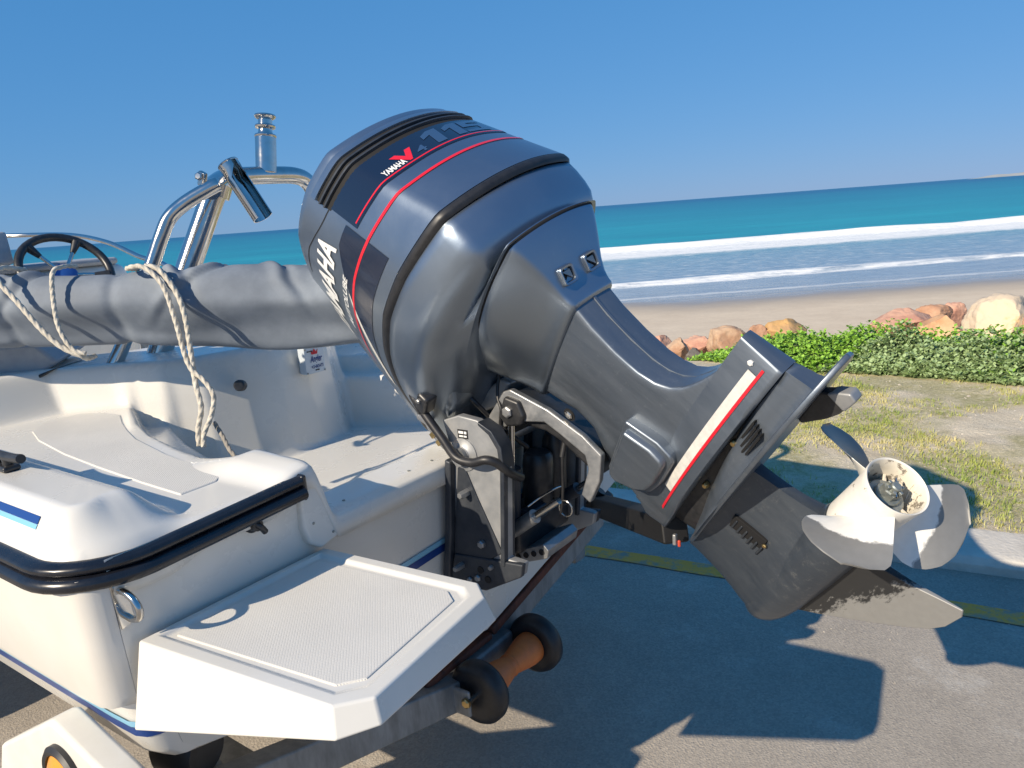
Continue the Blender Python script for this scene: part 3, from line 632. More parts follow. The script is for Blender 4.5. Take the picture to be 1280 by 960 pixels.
# transom panel with the motor cut-out
half = [(y + .05 * (1 if y < .9 else 0), z) for y, z in SIDE]; half[0] = (half[0][0], 1.125)
out = half + [(2 * YC - y, z) for y, z in half[-2::-1]]
cut = [(2.07, 1.125), (2.065, 1.06), (2.05, 1.03), (2.02, 1.02), (.92, 1.02), (.89, 1.03), (.875, 1.06), (.87, 1.125)]
pg = out + cut
build("transom", [Vector((xt(z), y, z)) for y, z in pg], [tuple(range(len(pg)))], "gelcoat", boat, angle=30)
for nm, dz0, dz1, mt in (("pinstripe", .022, .036, "stripe_light"), ("pinstripe", .0, .021, "stripe_navy")):
    vs, fs = [], []
    for i in range(61):
        y = .56 + (2 * YC - 1.12) * i / 60; zz = .768 + .035 * (y - .5)
        vs += [Vector((xt(zz + dz0) + .0035, y, zz + dz0)), Vector((xt(zz + dz1) + .0035, y, zz + dz1))]
        if i: fs.append((2 * i - 2, 2 * i, 2 * i + 1, 2 * i - 1))
    build(nm, vs, fs, mt, boat, recalc=False)
for nm, dz0, dz1, mt in (("pinstripe", .022, .036, "stripe_light"), ("pinstripe", .0, .021, "stripe_navy")):   # round the corner and along the port side
    rows_ = []
    for stn in st[:7]:
        def yat(z):
            for p, q in zip(stn, stn[1:9]):
                if q.z <= z <= p.z: f = (p.z - z) / (p.z - q.z); return p.lerp(q, f)
            return stn[6]
        zz = .768; a_, b_ = yat(zz + dz0), yat(zz + dz1); off = Vector((.0, -.003, 0)) if stn is not st[0] else Vector((.003, -.002, 0))
        rows_.append([a_ + off, b_ + off])
    vs, fs = loft(rows_, closed_ring=False); build(nm, vs, fs, mt, boat, recalc=False)

# deck, motor well and bulkhead moulded in one skin
C1 = [(-2.4, 1.16), (-2.2, 1.10), (-2.07, 1.04), (-1.95, .985), (-1.8, .935), (-1.6, .895), (-1.45, .876), (-1.3, .868), (-1.15, .866)]
C2 = [(-2.4, 1.30), (-2.15, 1.16), (-2.0, 1.10), (-1.85, 1.045), (-1.7, 1.005), (-1.55, .968), (-1.42, .94), (-1.33, .915), (-1.15, .900)]
XB = [(.4, -2.44), (.95, -2.36), (1.06, -2.24), (1.15, -2.10), (1.23, -2.04), (1.35, -2.01), (1.47, -2.0)]
def deck_z(x, y):
    yy_ = y if y < YC else 2 * YC - y
    if x > -1.285 and yy_ < .56:
        mx_, my_ = rc(x, yy_); dx_, dy_ = mx_ + 1.285, .56 - my_
        d = .12 * (1 - math.hypot(dx_ / .122, dy_ / .118)) / (.06 + .055 * dx_ * dx_ / (dx_ * dx_ + dy_ * dy_ + 1e-9))
    else: d = min((yy_ - .442) / .060, (-1.163 - x) / .115)
    gun = 1.112 + .018 * sm(0, .25, d) + .062 * sm(.05, 1.0, d)
    pad = 1.130
    z = gun + (pad - gun) * sm(.585, .665, yy_)
    c1, c2 = interp(C1, x), interp(C2, x)
    ledge = 1.068 + .066 * sm(-1.50, -1.34, x)
    z = z + (ledge - z) * sm(c1 - .012, c1 + .022, yy_)
    z += .024 * sm(.79, .865, yy_) * sm(-1.52, -1.32, x)
    floor = .915 - .02 * sm(-1.3, -2.0, x)
    well = floor + (1.034 - floor) * sm(-1.325, -1.285, x)
    z = z + (well - z) * sm(c2 - .006, c2 + .045, yy_)
    xb = interp(XB, yy_); top = 1.255
    if yy_ > .62 and x < xb + .10:
        k = sm(xb + .06, xb - .02, x) ** 1.15 * sm(.60, .72, yy_)
        z = z + (top - z) * k
        k2 = sm(xb - .40, xb - .46, x) * sm(.64, .70, yy_); z = z + (.72 - z) * k2
    if x > -1.19: z -= .05 * ((x + 1.19) / .03) ** 2 * .16
    return z
def rc(x, y):
    """round the two after corners of the deck in plan"""
    yy_ = y if y < YC else 2 * YC - y
    if x > -1.285 and yy_ < .56:
        dx_, dy_ = x + 1.285, .56 - yy_; d = max(dx_ / .122, dy_ / .118); h = math.hypot(dx_ / .122, dy_ / .118)
        if h > 1e-6: x, yy_ = -1.285 + dx_ * d / h, .56 - dy_ * d / h
    return x, (yy_ if y < YC else 2 * YC - yy_)
xs = frange(-5.0, -2.7, .1) + frange(-2.64, -1.18, .0085) + [-1.174, -1.168, -1.163]; ys = frange(.442, 2.498, .0085)
vs, fs = [], []; n_ = len(ys)
for i, x in enumerate(xs):
    for j, y in enumerate(ys):
        vs.append(Vector((*rc(x, y), deck_z(x, y))))
        if i and j: k = i * n_ + j; fs.append((k - n_ - 1, k - 1, k, k - n_))
base = len(vs) - n_
for drop, dx in ((.006, .003), (.018, .005), (.045, .005), (.047, -.004)):          # lip folded down over the transom
    i0 = len(vs)
    for j, y in enumerate(ys): q_ = rc(xs[-1], y); vs.append(Vector((q_[0] + dx, q_[1], deck_z(xs[-1], y) - drop)))
    p0 = base if drop == .006 else i0 - n_
    for j in range(1, n_): fs.append((p0 + j - 1, i0 + j - 1, i0 + j, p0 + j))
build("deck", vs, fs, "gelcoat", boat, recalc=False, angle=180)
# moulded corner post of the well with its joint and screws
post = build("well_corner", [Vector(v) for v in [(-1.16, .862, 1.142), (-1.16, .905, 1.136), (-1.16, .915, 1.10), (-1.16, .93, 1.045), (-1.16, .945, 1.03), (-1.16, .945, .985), (-1.16, .90, .975), (-1.16, .872, .995), (-1.16, .862, 1.03)]] + [Vector(v) for v in [(-1.205, .862, 1.142), (-1.205, .905, 1.136), (-1.205, .915, 1.10), (-1.205, .93, 1.045), (-1.205, .945, 1.03), (-1.205, .945, .985), (-1.205, .90, .975), (-1.205, .872, .995), (-1.205, .862, 1.03)]],
    [tuple(range(9))[::-1], tuple(range(9, 18))] + [(k, (k + 1) % 9, 9 + (k + 1) % 9, 9 + k) for k in range(9)], "gelcoat", boat, bevel=.008, seg=3)
for y, z in ((.885, 1.035), (.93, 1.0)): bolt("screw", (-1.1605, y, z), (1, 0, 0), .003, .002, "nut_metal", boat)
for y in (1.0, 1.2, 1.28): bolt("screw", (-1.20, y, 1.0345), (0, 0, 1), .0035, .002, "nut_metal", boat)
# rubbing strake round the quarter
arc = [Vector((-1.285 + .125 * math.cos(q), .560 + .125 * math.sin(q), 1.100)) for q in [-math.pi / 2 + math.pi / 2 * k / 9 for k in range(10)]]
path = [Vector((-6, .445, 1.14)), Vector((-4, .437, 1.115)), Vector((-3, .435, 1.102)), Vector((-2, .435, 1.10)), Vector((-1.6, .435, 1.10))] + arc + [Vector((-1.157, .66, 1.106)), Vector((-1.154, .76, 1.112)), Vector((-1.152, .862, 1.118))]
def railsec(i, f):
    P = [(.023, -.012), (.023, .002)]
    for k in range(9): q = math.pi / 2 - math.pi * k / 8; P.append((.0135 + .0085 * math.sin(q), .003 + .009 * math.cos(q)))
    for k in range(9): q = math.pi / 2 - math.pi * k / 8; P.append((-.009 + .0135 * math.sin(q), .003 + .017 * math.cos(q)))
    return P + [(-.023, .002), (-.023, -.012)]
rr = sweep_rings(path, railsec)
vs, fs = loft(rr); rl = build("rub_rail", vs, fs, "rail_rubber", boat, angle=60)
box("rail_end_cap", (-1.158, .866, 1.118), (.03, .012, .052), "rail_rubber", boat, bevel=.006)
# raised line joints, stripes on the gunwale
for y0, y1, mt in ((.4730, .4800, "stripe_navy"), (.4685, .4728, "stripe_light")):
    vs, fs = [], []
    for i in range(40):
        x = -1.325 - .04 * i; vs += [Vector((x, y0, deck_z(x, y0) + .0025)), Vector((x, (y0 + y1) / 2, deck_z(x, (y0 + y1) / 2) + .0025)), Vector((x, y1, deck_z(x, y1) + .0025))]
        if i:
            for k in (0, 1): fs.append((3 * i - 3 + k, 3 * i - 2 + k, 3 * i + 1 + k, 3 * i + k))
    build("gunwale_stripe", vs, fs, mt, boat, recalc=False)
# non-skid step pad on the quarter deck
inner = [(x, interp(C1, x) - .045) for x in (-2.10, -2.0, -1.9, -1.8, -1.7, -1.6, -1.5, -1.42, -1.345)]
outer = [(-1.315, .79), (-1.312, .712), (-1.45, .716), (-1.65, .728), (-1.85, .745), (-2.05, .775), (-2.17, .81), (-2.235, .86), (-2.25, .92), (-2.235, .97), (-2.17, 1.005)]
prism("nonskid_pad", inner + outer, 1.127, 1.1328, 2, "nonskid", boat, bevel=.002, seg=1)
# swim platform on the port side of the transom
plat_top = [(-1.172, .523), (-.760, .568), (-.722, .612), (-.758, .905), (-.800, .940), (-1.172, .912)]
plat = [Vector((x, y, .970)) for x, y in plat_top]; low = [Vector(v) for v in ((-1.172, .489, .826), (-.748, .556, .927), (-.710, .608, .932), (-.746, .918, .922), (-.792, .956, .915), (-1.172, .93, .826))]
n_ = 6; rim = [Vector((x, y, .970)) for x, y in [(-1.158, .552), (-.778, .590), (-.750, .624), (-.782, .893), (-.812, .914), (-1.158, .890)]]
rec = [Vector((v.x + (.006 if v.x < -1 else -.008), v.y + (.006 if v.y < .7 else -.006), .9635)) for v in rim]
vs = low + plat + rim + rec
fs = [tuple(range(6))] + [(k, (k + 1) % 6, 6 + (k + 1) % 6, 6 + k) for k in range(6)] + [(6 + k, 6 + (k + 1) % 6, 12 + (k + 1) % 6, 12 + k) for k in range(6)] + [(12 + k, 12 + (k + 1) % 6, 18 + (k + 1) % 6, 18 + k) for k in range(6)] + [tuple(range(18, 24))]
pf = build("swim_platform", vs, fs, "gelcoat", boat, bevel=.011, seg=4, angle=30)
padv = [Vector((v.x + (.012 if v.x < -1 else -.012), v.y + (.012 if v.y < .7 else -.012), z)) for z in (.9600, .9662) for v in rec]
build("tread", padv, [tuple(range(6)), tuple(range(6, 12))] + [(k, (k + 1) % 6, 6 + (k + 1) % 6, 6 + k) for k in range(6)], "nonskid", pf, bevel=.0015, seg=1)
# stainless towing eye with backing plate under the rail
X0 = xt(1.04)
build("eye_plate", [Vector((X0 + h, y, z)) for h in (.0, .004) for y, z in ((.497, 1.078), (.520, 1.083), (.527, 1.005), (.503, 1.000))], [(0, 1, 2, 3), (4, 5, 6, 7)] + [(k, (k + 1) % 4, 4 + (k + 1) % 4, 4 + k) for k in range(4)], "stainless", boat, bevel=.001, seg=1)
tube("towing_eye", [(X0, .510, 1.066), (X0 + .022, .511, 1.066), (X0 + .042, .513, 1.056), (X0 + .050, .514, 1.041), (X0 + .042, .515, 1.026), (X0 + .022, .515, 1.018), (X0, .515, 1.018)], .0058, "stainless", boat, n=12)
# black drain fitting and cable
X1 = xt(1.075)
dr = lathe("drain_fitting", [(0, .017), (.006, .017), (.009, .013), (.022, .011), (.022, .006), (.010, .005)], (X1, .758, 1.082), (1, 0, 0), "black_plastic", boat, n=20)
tube("drain_flap", [(X1 + .014, .752, 1.088), (X1 + .022, .762, 1.078), (X1 + .02, .772, 1.064)], .006, "black_plastic", dr, n=8)
# black mooring cleat on the gunwale
cz = deck_z(-1.62, .545)
cl = box("cleat", (-1.62, .545, cz + .006), (.075, .032, .012), "black_plastic", boat, bevel=.005, seg=3)
tube("cleat_horn", [(-1.70, .545, cz + .032), (-1.66, .545, cz + .028), (-1.62, .545, cz + .027), (-1.58, .545, cz + .028), (-1.535, .545, cz + .032)], .009, "black_plastic", cl, n=12)
for dx in (-.02, .02): tube("cleat_leg", [(-1.62 + dx, .545, cz + .004), (-1.62 + dx, .545, cz + .027)], .009, "black_plastic", cl, n=10)
# maker's plate and knob on the well bulkhead
PX = -2.0 + .025
def on_bulk(y, z): return Vector((PX, y, z))
pl = [(1.552, 1.222), (1.632, 1.222), (1.632, 1.136), (1.552, 1.136)]
plate = build("makers_plate", [Vector((PX + h, y, z)) for h in (-.02, .012) for y, z in pl], [(0, 1, 2, 3), (4, 5, 6, 7)] + [(k, (k + 1) % 4, 4 + (k + 1) % 4, 4 + k) for k in range(4)], "plate_metal", boat, bevel=.001, seg=1)
PLATE_X = PX + .0135
for y, z in ((1.556, 1.218), (1.628, 1.218), (1.628, 1.140), (1.556, 1.140)): bolt("rivet", (PLATE_X - .001, y, z), (1, 0, 0), .0032, .002, "nut_metal", plate)
lathe("bulkhead_knob", [(-.03, .017), (.022, .017), (.026, .014), (.026, 0)], (-2.0 + .045, 1.300, 1.160), (.75, -.62, .2), "black_plastic", boat, n=20)
# stainless targa frame
boat_frame = tube("frame_leg", [(-2.36, 1.19, 1.0), (-2.30, 1.264, 1.252), (-2.246, 1.373, 1.503), (-2.20, 1.464, 1.707), (-2.186, 1.490, 1.755)], .037, "stainless", boat, n=20, smooth_path=4)
tube("frame_brace", [(-2.307, 1.029, 1.126), (-2.252, 1.116, 1.282), (-2.20, 1.222, 1.51), (-2.176, 1.262, 1.606), (-2.160, 1.290, 1.660), (-2.125, 1.330, 1.700), (-2.07, 1.385, 1.738), (-2.06, 1.40, 1.745)], .0215, "stainless", boat, n=18, smooth_path=6)
lathe("brace_foot", [(0, .036), (.006, .036), (.010, .027), (.022, .024)], (-2.307, 1.029, 1.128), (.05, .09, .99), "stainless", boat, n=24)
tube("frame_crossbar", [(-2.16, 1.44, 1.735), (-2.21, 1.49, 1.755), (-2.27, 1.57, 1.778), (-2.30, 1.65, 1.787), (-2.30, 1.78, 1.790), (-2.30, 1.88, 1.788), (-2.30, 1.935, 1.768), (-2.30, 1.965, 1.72), (-2.30, 1.975, 1.64), (-2.30, 1.99, 1.2)], .030, "stainless", boat, n=20, smooth_path=6)
lathe("brace_clamp", [(-.02, .040), (.02, .040), (.021, .034)], (-2.19, 1.485, 1.735), (.2, .35, .9), "stainless", boat, n=24)
box("clamp_lug", (-2.12, 1.39, 1.765), (.03, .016, .045), "stainless", boat, bevel=.005, rot=Matrix.Rotation(.4, 3, 'Y'))
bolt("clamp_bolt", (-2.115, 1.378, 1.772), (.5, -.8, .1), .012, .012, "steel_rod", boat)
# rod holder: open slotted tube leaning aft
A_ = Vector((-2.072, 1.452, 1.806)); B_ = Vector((-1.985, 1.486, 1.640)); ax = (B_ - A_).normalized(); s1 = ax.cross(Vector((0, 0, 1))).normalized(); s2 = ax.cross(s1)
gap = (r0 * .55 + Vector((0, 0, .7)) - vh * .55); gq = math.atan2(gap.dot(s2), gap.dot(s1)); rings = []
for d in (0, .02, .05, .10, .14, .19):
    ring = []
    for rad in (.0315, .0285):
        for k in (range(25) if rad > .03 else range(24, -1, -1)):
            half_ = 14 if d < .03 else 62
            q = gq + math.radians(half_ + (360 - 2 * half_) * k / 24); ring.append(A_ + ax * d + (s1 * math.cos(q) + s2 * math.sin(q)) * rad)
    rings.append(ring)
vs, fs = loft(rings); rh = build("rod_holder", vs, fs, "stainless", boat, angle=40)
lathe("rod_holder_collar", [(0, .0320), (.003, .0335), (.006, .0320)], A_ - ax * .002, ax, "stainless", rh, n=28)
# upright post with grooved head on the crossbar
pp = Vector((-2.30, 1.762, 1.80)); pa = Vector((.0, .14, .99)).normalized()
lathe("mast_post", [(0, .036), (.118, .036), (.119, .037), (.124, .038), (.128, .036), (.128, .028), (.138, .024), (.146, .024), (.150, .034), (.156, .036), (.160, .034), (.164, .024), (.178, .024), (.184, .034), (.190, .037), (.195, .035), (.196, .0)], pp, pa, "stainless", boat, n=32, angle=35)
# steering console, wheel, bow rail
con = box("console", (-3.72, YC, 1.10), (.55, .72, .82), "gelcoat", boat, bevel=.06, seg=4)
box("console_top", (-3.60, YC, 1.52), (.30, .62, .03), "console_grey", boat, bevel=.012)
box("instrument_pod", (-3.44, 1.275, 1.600), (.12, .11, .13), "console_grey", boat, bevel=.012, rot=Matrix.Rotation(-.15, 3, 'Y'))
wc = Vector((-3.27, YC, 1.505)); wn_ = Vector((.80, -.05, .60)).normalized(); w1 = wn_.cross(Vector((0, 1, 0))).normalized(); w2 = wn_.cross(w1)
ring = [wc + (w1 * math.cos(q) + w2 * math.sin(q)) * .165 for q in [2 * math.pi * k / 40 for k in range(40)]]
sw = tube("steering_wheel", ring, .0165, "black_plastic", boat, n=12, smooth_path=0, closed=True)
lathe("wheel_hub", [(-.05, .02), (-.02, .05), (0, .052), (.012, .045), (.018, .030), (.018, 0)], wc - wn_ * .03, wn_, "wheel_blue", sw, n=28)
for k in range(5):
    q = 2 * math.pi * k / 5 + math.pi; d = w1 * math.cos(q) + w2 * math.sin(q)
    tube("spoke", [wc - wn_ * .025 + d * .04, wc - wn_ * .012 + d * .10, wc + d * .158], .008, "stainless", sw, n=8)
    tube("spoke_grip", [wc - wn_ * .012 + d * .105, wc + d * .158], .010, "black_plastic", sw, n=8, r2=.019)
tube("steering_shaft", [wc - wn_ * .03, wc - wn_ * .20], .025, "black_plastic", boat, n=12)
build("foredeck", [Vector(v) for v in [(-4.3, .75, 1.34), (-4.3, 2.19, 1.34), (-5.2, 2.15, 1.44), (-6.2, YC, 1.50), (-5.2, .79, 1.44), (-4.3, .75, 1.05), (-4.3, 2.19, 1.05), (-5.2, 2.15, 1.05), (-6.2, YC, 1.05), (-5.2, .79, 1.05), (-4.6, YC, 1.46), (-5.3, YC, 1.50)]],
      [(0, 1, 10), (1, 2, 11, 10), (2, 3, 11), (3, 4, 11), (4, 0, 10, 11), (0, 5, 6, 1), (1, 6, 7, 2), (2, 7, 8, 3), (3, 8, 9, 4), (4, 9, 5, 0)], "gelcoat", boat, bevel=.03, seg=3)
tube("bow_rail", [(-5.9, 2.0, 1.70), (-5.5, 2.28, 1.685), (-5.0, 2.32, 1.66), (-4.6, 2.33, 1.60), (-4.3, 2.34, 1.51), (-4.05, 2.35, 1.45), (-3.85, 2.36, 1.30)], .014, "stainless", boat, n=12)
tube("bow_rail", [(-5.9, 1.9, 1.74), (-5.3, 1.2, 1.74), (-4.7, .75, 1.70), (-4.4, .62, 1.55), (-4.3, .60, 1.20)], .014, "stainless", boat, n=12)
box("rod_rack_end", (-2.95, 2.38, 1.40), (.10, .03, .05), "black_plastic", boat, bevel=.008)
tube("side_rail", [(-2.95, 2.38, 1.41), (-2.2, 2.38, 1.41), (-1.8, 2.38, 1.36), (-1.75, 2.38, 1.18)], .02, "white_plastic", boat, n=12)
for x in (-2.9, -2.3): tube("side_rail_stanchion", [(x, 2.38, 1.40), (x, 2.38, 1.17)], .012, "stainless", boat, n=10)
# grey folded seat cushion below the canvas
cs = [Vector(v) for v in [(-2.62, .74, 1.33), (-2.40, .95, 1.33), (-2.355, .985, 1.27), (-2.43, .90, 1.205), (-2.56, .80, 1.19), (-2.68, .70, 1.24)]]
seat = build("folded_cushion", cs + [v + Vector((-.12, .16, .03)) for v in cs], [tuple(range(6)), tuple(range(6, 12))] + [(k, (k + 1) % 6, 6 + (k + 1) % 6, 6 + k) for k in range(6)], "console_grey", boat, bevel=.012, seg=3)
build("cushion_base", [v + Vector((.018, -.024, -.012)) for v in cs[2:5]] + [v + Vector((-.06, .10, -.012)) for v in cs[2:5]], [(0, 1, 2), (3, 4, 5), (0, 1, 4, 3), (1, 2, 5, 4), (2, 0, 3, 5)], "black_plastic", seat, bevel=.004)

# ------------------------------------------------------------------ rolled canvas cover tied over the cockpit
cax = [Vector(v) for v in [(-3.0, .305, 1.475), (-2.521, .647, 1.457), (-2.266, .833, 1.445), (-2.095, .955, 1.434), (-1.924, 1.078, 1.424), (-1.754, 1.201, 1.414), (-1.60, 1.312, 1.406), (-1.45, 1.42, 1.40)]]
path = catmull(cax, 40); n_ = 84
def csec(i, f):
    L = f * 1.9; P = []
    for k in range(n_):
        q = 2 * math.pi * k / n_; c_, s_ = math.cos(q), math.sin(q)       # c_ ~ up, s_ ~ sideways
        v = Vector((L * 1.7, c_ * .8, s_ * .8))
        fold = .026 * noise.noise(v) + .007 * noise.noise(v * 2.3 + Vector((5, 0, 0)))
        cre = 0.0
        for L0, slope, wd, am in ((.52, .10, .020, .007), (.70, -.09, .026, .010), (1.06, .12, .020, .012), (1.13, .07, .03, .010), (1.30, -.12, .024, .009), (1.48, .08, .03, .008), (.36, .06, .02, .006)):
            qq = q if q < math.pi else q - 2 * math.pi
            d = L - L0 - slope * qq * 1.0 - .03 * noise.noise(Vector((q * 1.5, L0 * 9, 0))); cre += am * (math.exp(-(d / wd) ** 2) - .8 * math.exp(-((d - wd * 1.3) / (wd * .7)) ** 2)) * 1.15 * max(0, .35 + .65 * c_) * (1 if s_ > 0 else max(0, 1 + 2 * s_))
        tie = -.007 * (math.exp(-((L - .60) / .018) ** 2) + math.exp(-((L - .98) / .022) ** 2))
        r_ = .093 + fold + cre + tie + .008 * max(0, -c_)
        low_ = sm(.35, -.9, c_) * max(0, s_) ** .7                      # the bundle hangs: its lower front tucks in
        P.append((r_ * c_ * 1.04, r_ * s_ * (1.02 - .62 * low_)))
    return P
vs, fs = loft(sweep_rings(path, csec))
cv = build("rolled_canvas_cover", vs, fs, "canvas", None, angle=180); tag(cv, "grey rolled up canvas cover lashed across the cockpit with white rope", "canvas cover")

def rope(name, pts, r, material, label, lay=9.0, per=10):
    path = catmull(pts, per); acc = [0.0]
    for p, q in zip(path, path[1:]): acc.append(acc[-1] + (q - p).length)
    m_ = int(acc[-1] / (r * .42)) + 2; P = []; j = 0
    for i in range(m_):
        s_ = acc[-1] * i / (m_ - 1)
        while j < len(acc) - 2 and acc[j + 1] < s_: j += 1
        f = (s_ - acc[j]) / max(1e-9, acc[j + 1] - acc[j]); P.append(path[j].lerp(path[j + 1], min(1, f)))
    tot = acc[-1]
    def sec(i, f):
        tw = f * tot / r * .62
        return [(r * (.74 + .30 * abs(math.cos(1.5 * (q - tw)))) * math.cos(q), r * (.74 + .30 * abs(math.cos(1.5 * (q - tw)))) * math.sin(q)) for q in [2 * math.pi * k / 18 for k in range(18)]]
    vs, fs = loft(sweep_rings(P, sec)); o = build(name, vs, fs, material, None, angle=180); tag(o, label, "rope"); return o
rope("rope", [(-2.23, .90, 1.545), (-2.19, .83, 1.556), (-2.153, .800, 1.532), (-2.106, .815, 1.475), (-2.052, .835, 1.403), (-2.008, .855, 1.356), (-1.975, .885, 1.328), (-1.995, .905, 1.318), (-2.03, .94, 1.315)], .0068, "rope_white", "thick white rope slanting down the left end of the canvas roll")
rope("rope", [(-2.10, .97, 1.545), (-2.066, .92, 1.548), (-2.050, .885, 1.530), (-2.022, .862, 1.429), (-2.0, .862, 1.375), (-1.98, .872, 1.345), (-1.962, .888, 1.335)], .0058, "rope_white", "thinner white rope crossing the thick one near the steering wheel")
rope("rope", [(-1.93, 1.04, 1.528), (-1.885, .99, 1.534), (-1.838, 1.005, 1.535), (-1.795, 1.022, 1.489), (-1.765, 1.022, 1.405), (-1.742, 1.018, 1.321), (-1.722, 1.018, 1.282), (-1.692, 1.028, 1.253), (-1.668, 1.031, 1.216), (-1.668, 1.017, 1.17), (-1.676, .996, 1.13), (-1.672, .985, 1.098)], .0062, "rope_white", "white rope over the middle of the canvas with a long curved hanging tail")
rope("rope", [(-1.90, 1.07, 1.53), (-1.85, 1.02, 1.536), (-1.812, 1.030, 1.525), (-1.773, 1.042, 1.468), (-1.749, 1.040, 1.408), (-1.733, 1.030, 1.321), (-1.722, 1.022, 1.275), (-1.704, 1.012, 1.238), (-1.688, 1.006, 1.19), (-1.690, .990, 1.14), (-1.684, .982, 1.100)], .0068, "rope_white", "second strand of white rope with a short straight frayed end")
rope("cord", [(-1.69, 1.035, 1.145), (-1.655, 1.03, 1.115), (-1.615, 1.02, 1.084), (-1.57, 1.02, 1.060), (-1.535, 1.035, 1.052), (-1.51, 1.05, 1.045), (-1.49, 1.08, .99), (-1.46, 1.10, .962)], .0055, "rope_grey", "thin grey brown cord trailing from the rope into the motor well")

# ------------------------------------------------------------------ trailer
tr = thing("boat_trailer", "galvanised boat trailer with rusty cross beam and keel roller under the hull", "trailer", (-1.25, YC, 0))
def beam(name, a_, b_, w, h, material, parent):
    a_, b_ = Vector(a_), Vector(b_); d = (b_ - a_).normalized(); s_ = d.cross(Vector((0, 0, 1))).normalized(); u_ = s_.cross(d)
    vs = [p + s_ * (w / 2 * i) + u_ * (h / 2 * j) for p in (a_, b_) for i, j in ((-1, -1), (1, -1), (1, 1), (-1, 1))]
    return build(name, vs, [(0, 1, 2, 3), (4, 5, 6, 7)] + [(k, (k + 1) % 4, 4 + (k + 1) % 4, 4 + k) for k in range(4)], material, parent, bevel=.006, seg=2)
beam("cross_beam", (-1.24, .507, .597), (-1.24, 1.40, .345), .06, .085, "galvanised", tr)
beam("cross_beam", (-1.29, 2.19, .545), (-1.29, 1.52, .400), .06, .095, "galvanised", tr)
beam("beam_cap", (-1.275, 2.18, .604), (-1.275, 1.50, .452), .082, .030, "rusty_steel", tr)
beam("beam_cap", (-1.262, 1.50, .440), (-1.262, 1.22, .44), .05, .02, "rusty_steel", tr)
box("beam_joint", (-1.275, YC, .36), (.10, .22, .12), "galvanised", tr, bevel=.01)
for y in (.80, 2.14):
    beam("side_rail", (-1.33, y, .40 if y < 1 else .42), (-5.6, YC + (y - YC) * .9, .40), .07, .10, "galvanised", tr)
beam("drawbar", (-5.5, YC, .40), (-7.6, YC, .42), .08, .10, "galvanised", tr)
beam("axle", (-3.35, .35, .32), (-3.35, 2.59, .32), .06, .06, "galvanised", tr)
for y, s_ in ((.30, -1), (2.64, 1)):
    wh = lathe("wheel", [(-.085, .17), (-.09, .22), (-.088, .285), (-.06, .305), (.06, .305), (.088, .285), (.09, .22), (.085, .17)], (-3.35, y, .305), (0, 1, 0), "black_rubber", tr, n=40)
    lathe("rim", [(-.07, .17), (-.02, .15), (.0, .06), (.03, .05), (.03, 0)] if s_ > 0 else [(.07, .17), (.02, .15), (.0, .06), (-.03, .05), (-.03, 0)], (-3.35, y, .305), (0, 1, 0), "galvanised", wh, n=32)
tube("jockey_post", [(-7.3, YC, .0), (-7.3, YC, .6)], .03, "galvanised", tr, n=12)
# keel roller: orange waisted spool between two black discs
RC = Vector((-1.165, YC, .385))
for s_ in (-1, 1): box("roller_bracket", (-1.215, YC + s_ * .178, .375), (.11, .012, .075), "galvanised", tr, bevel=.006)
sp = lathe("keel_roller", [(-.105, .046), (-.085, .046), (-.06, .042), (-.018, .033), (-.012, .030), (-.004, .030), (0, .033), (.005, .030), (.012, .030), (.018, .033), (.06, .042), (.085, .046), (.105, .046)], RC, (0, 1, 0), "orange_rubber", tr, n=36, angle=50)
for s_ in (-1, 1): lathe("end_disc", [(-.026, .025), (-.030, .06), (-.026, .078), (-.016, .085), (.004, .086), (.018, .080), (.024, .068), (.020, .05), (.022, .03), (.022, 0)] if s_ < 0 else [(.026, .025), (.030, .06), (.026, .078), (.016, .085), (-.004, .086), (-.018, .080), (-.024, .068), (-.020, .05), (-.022, .03), (-.022, 0)], RC + Vector((0, s_ * .128, 0)), (0, 1, 0), "black_rubber", sp, n=44, angle=50)
tube("roller_shaft", [RC + Vector((0, -.195, 0)), RC + Vector((0, .195, 0))], .010, "steel_rod", tr, n=12)
bolt("shaft_nut", RC + Vector((0, -.186, 0)), (0, -1, 0), .014, .010, "brass", tr)
lathe("hull_pad", [(-.05, .02), (-.05, .044), (-.035, .054), (.035, .054), (.05, .044), (.05, .02)], (-1.30, .63, .652), (1, .25, 0), "black_rubber", tr, n=36)
tube("pad_post", [(-1.32, .66, .60), (-1.28, .70, .50)], .02, "galvanised", tr, n=12)
# white lamp housing with a round amber lamp, low at the port quarter
lm = [(-1.80, .42), (-1.69, .622), (-1.415, .778), (-1.398, .784), (-1.375, .780), (-1.188, .742), (-1.15, .62), (-1.18, .46), (-1.32, .40)]
hs = prism("lamp_housing", lm, .450, .505, 1, "white_plastic", tr, bevel=.010, seg=3)
lathe("lamp_rim", [(-.012, .072), (.006, .072), (.012, .065), (.010, .057), (-.004, .056)], (-1.374, .447, .672), (0, -1, 0), "black_rubber", hs, n=40)
lathe("lamp_lens", [(-.01, .057), (.006, .056), (.014, .044), (.018, .022), (.019, 0)], (-1.374, .447, .672), (0, -1, 0), "amber_lens", hs, n=40)

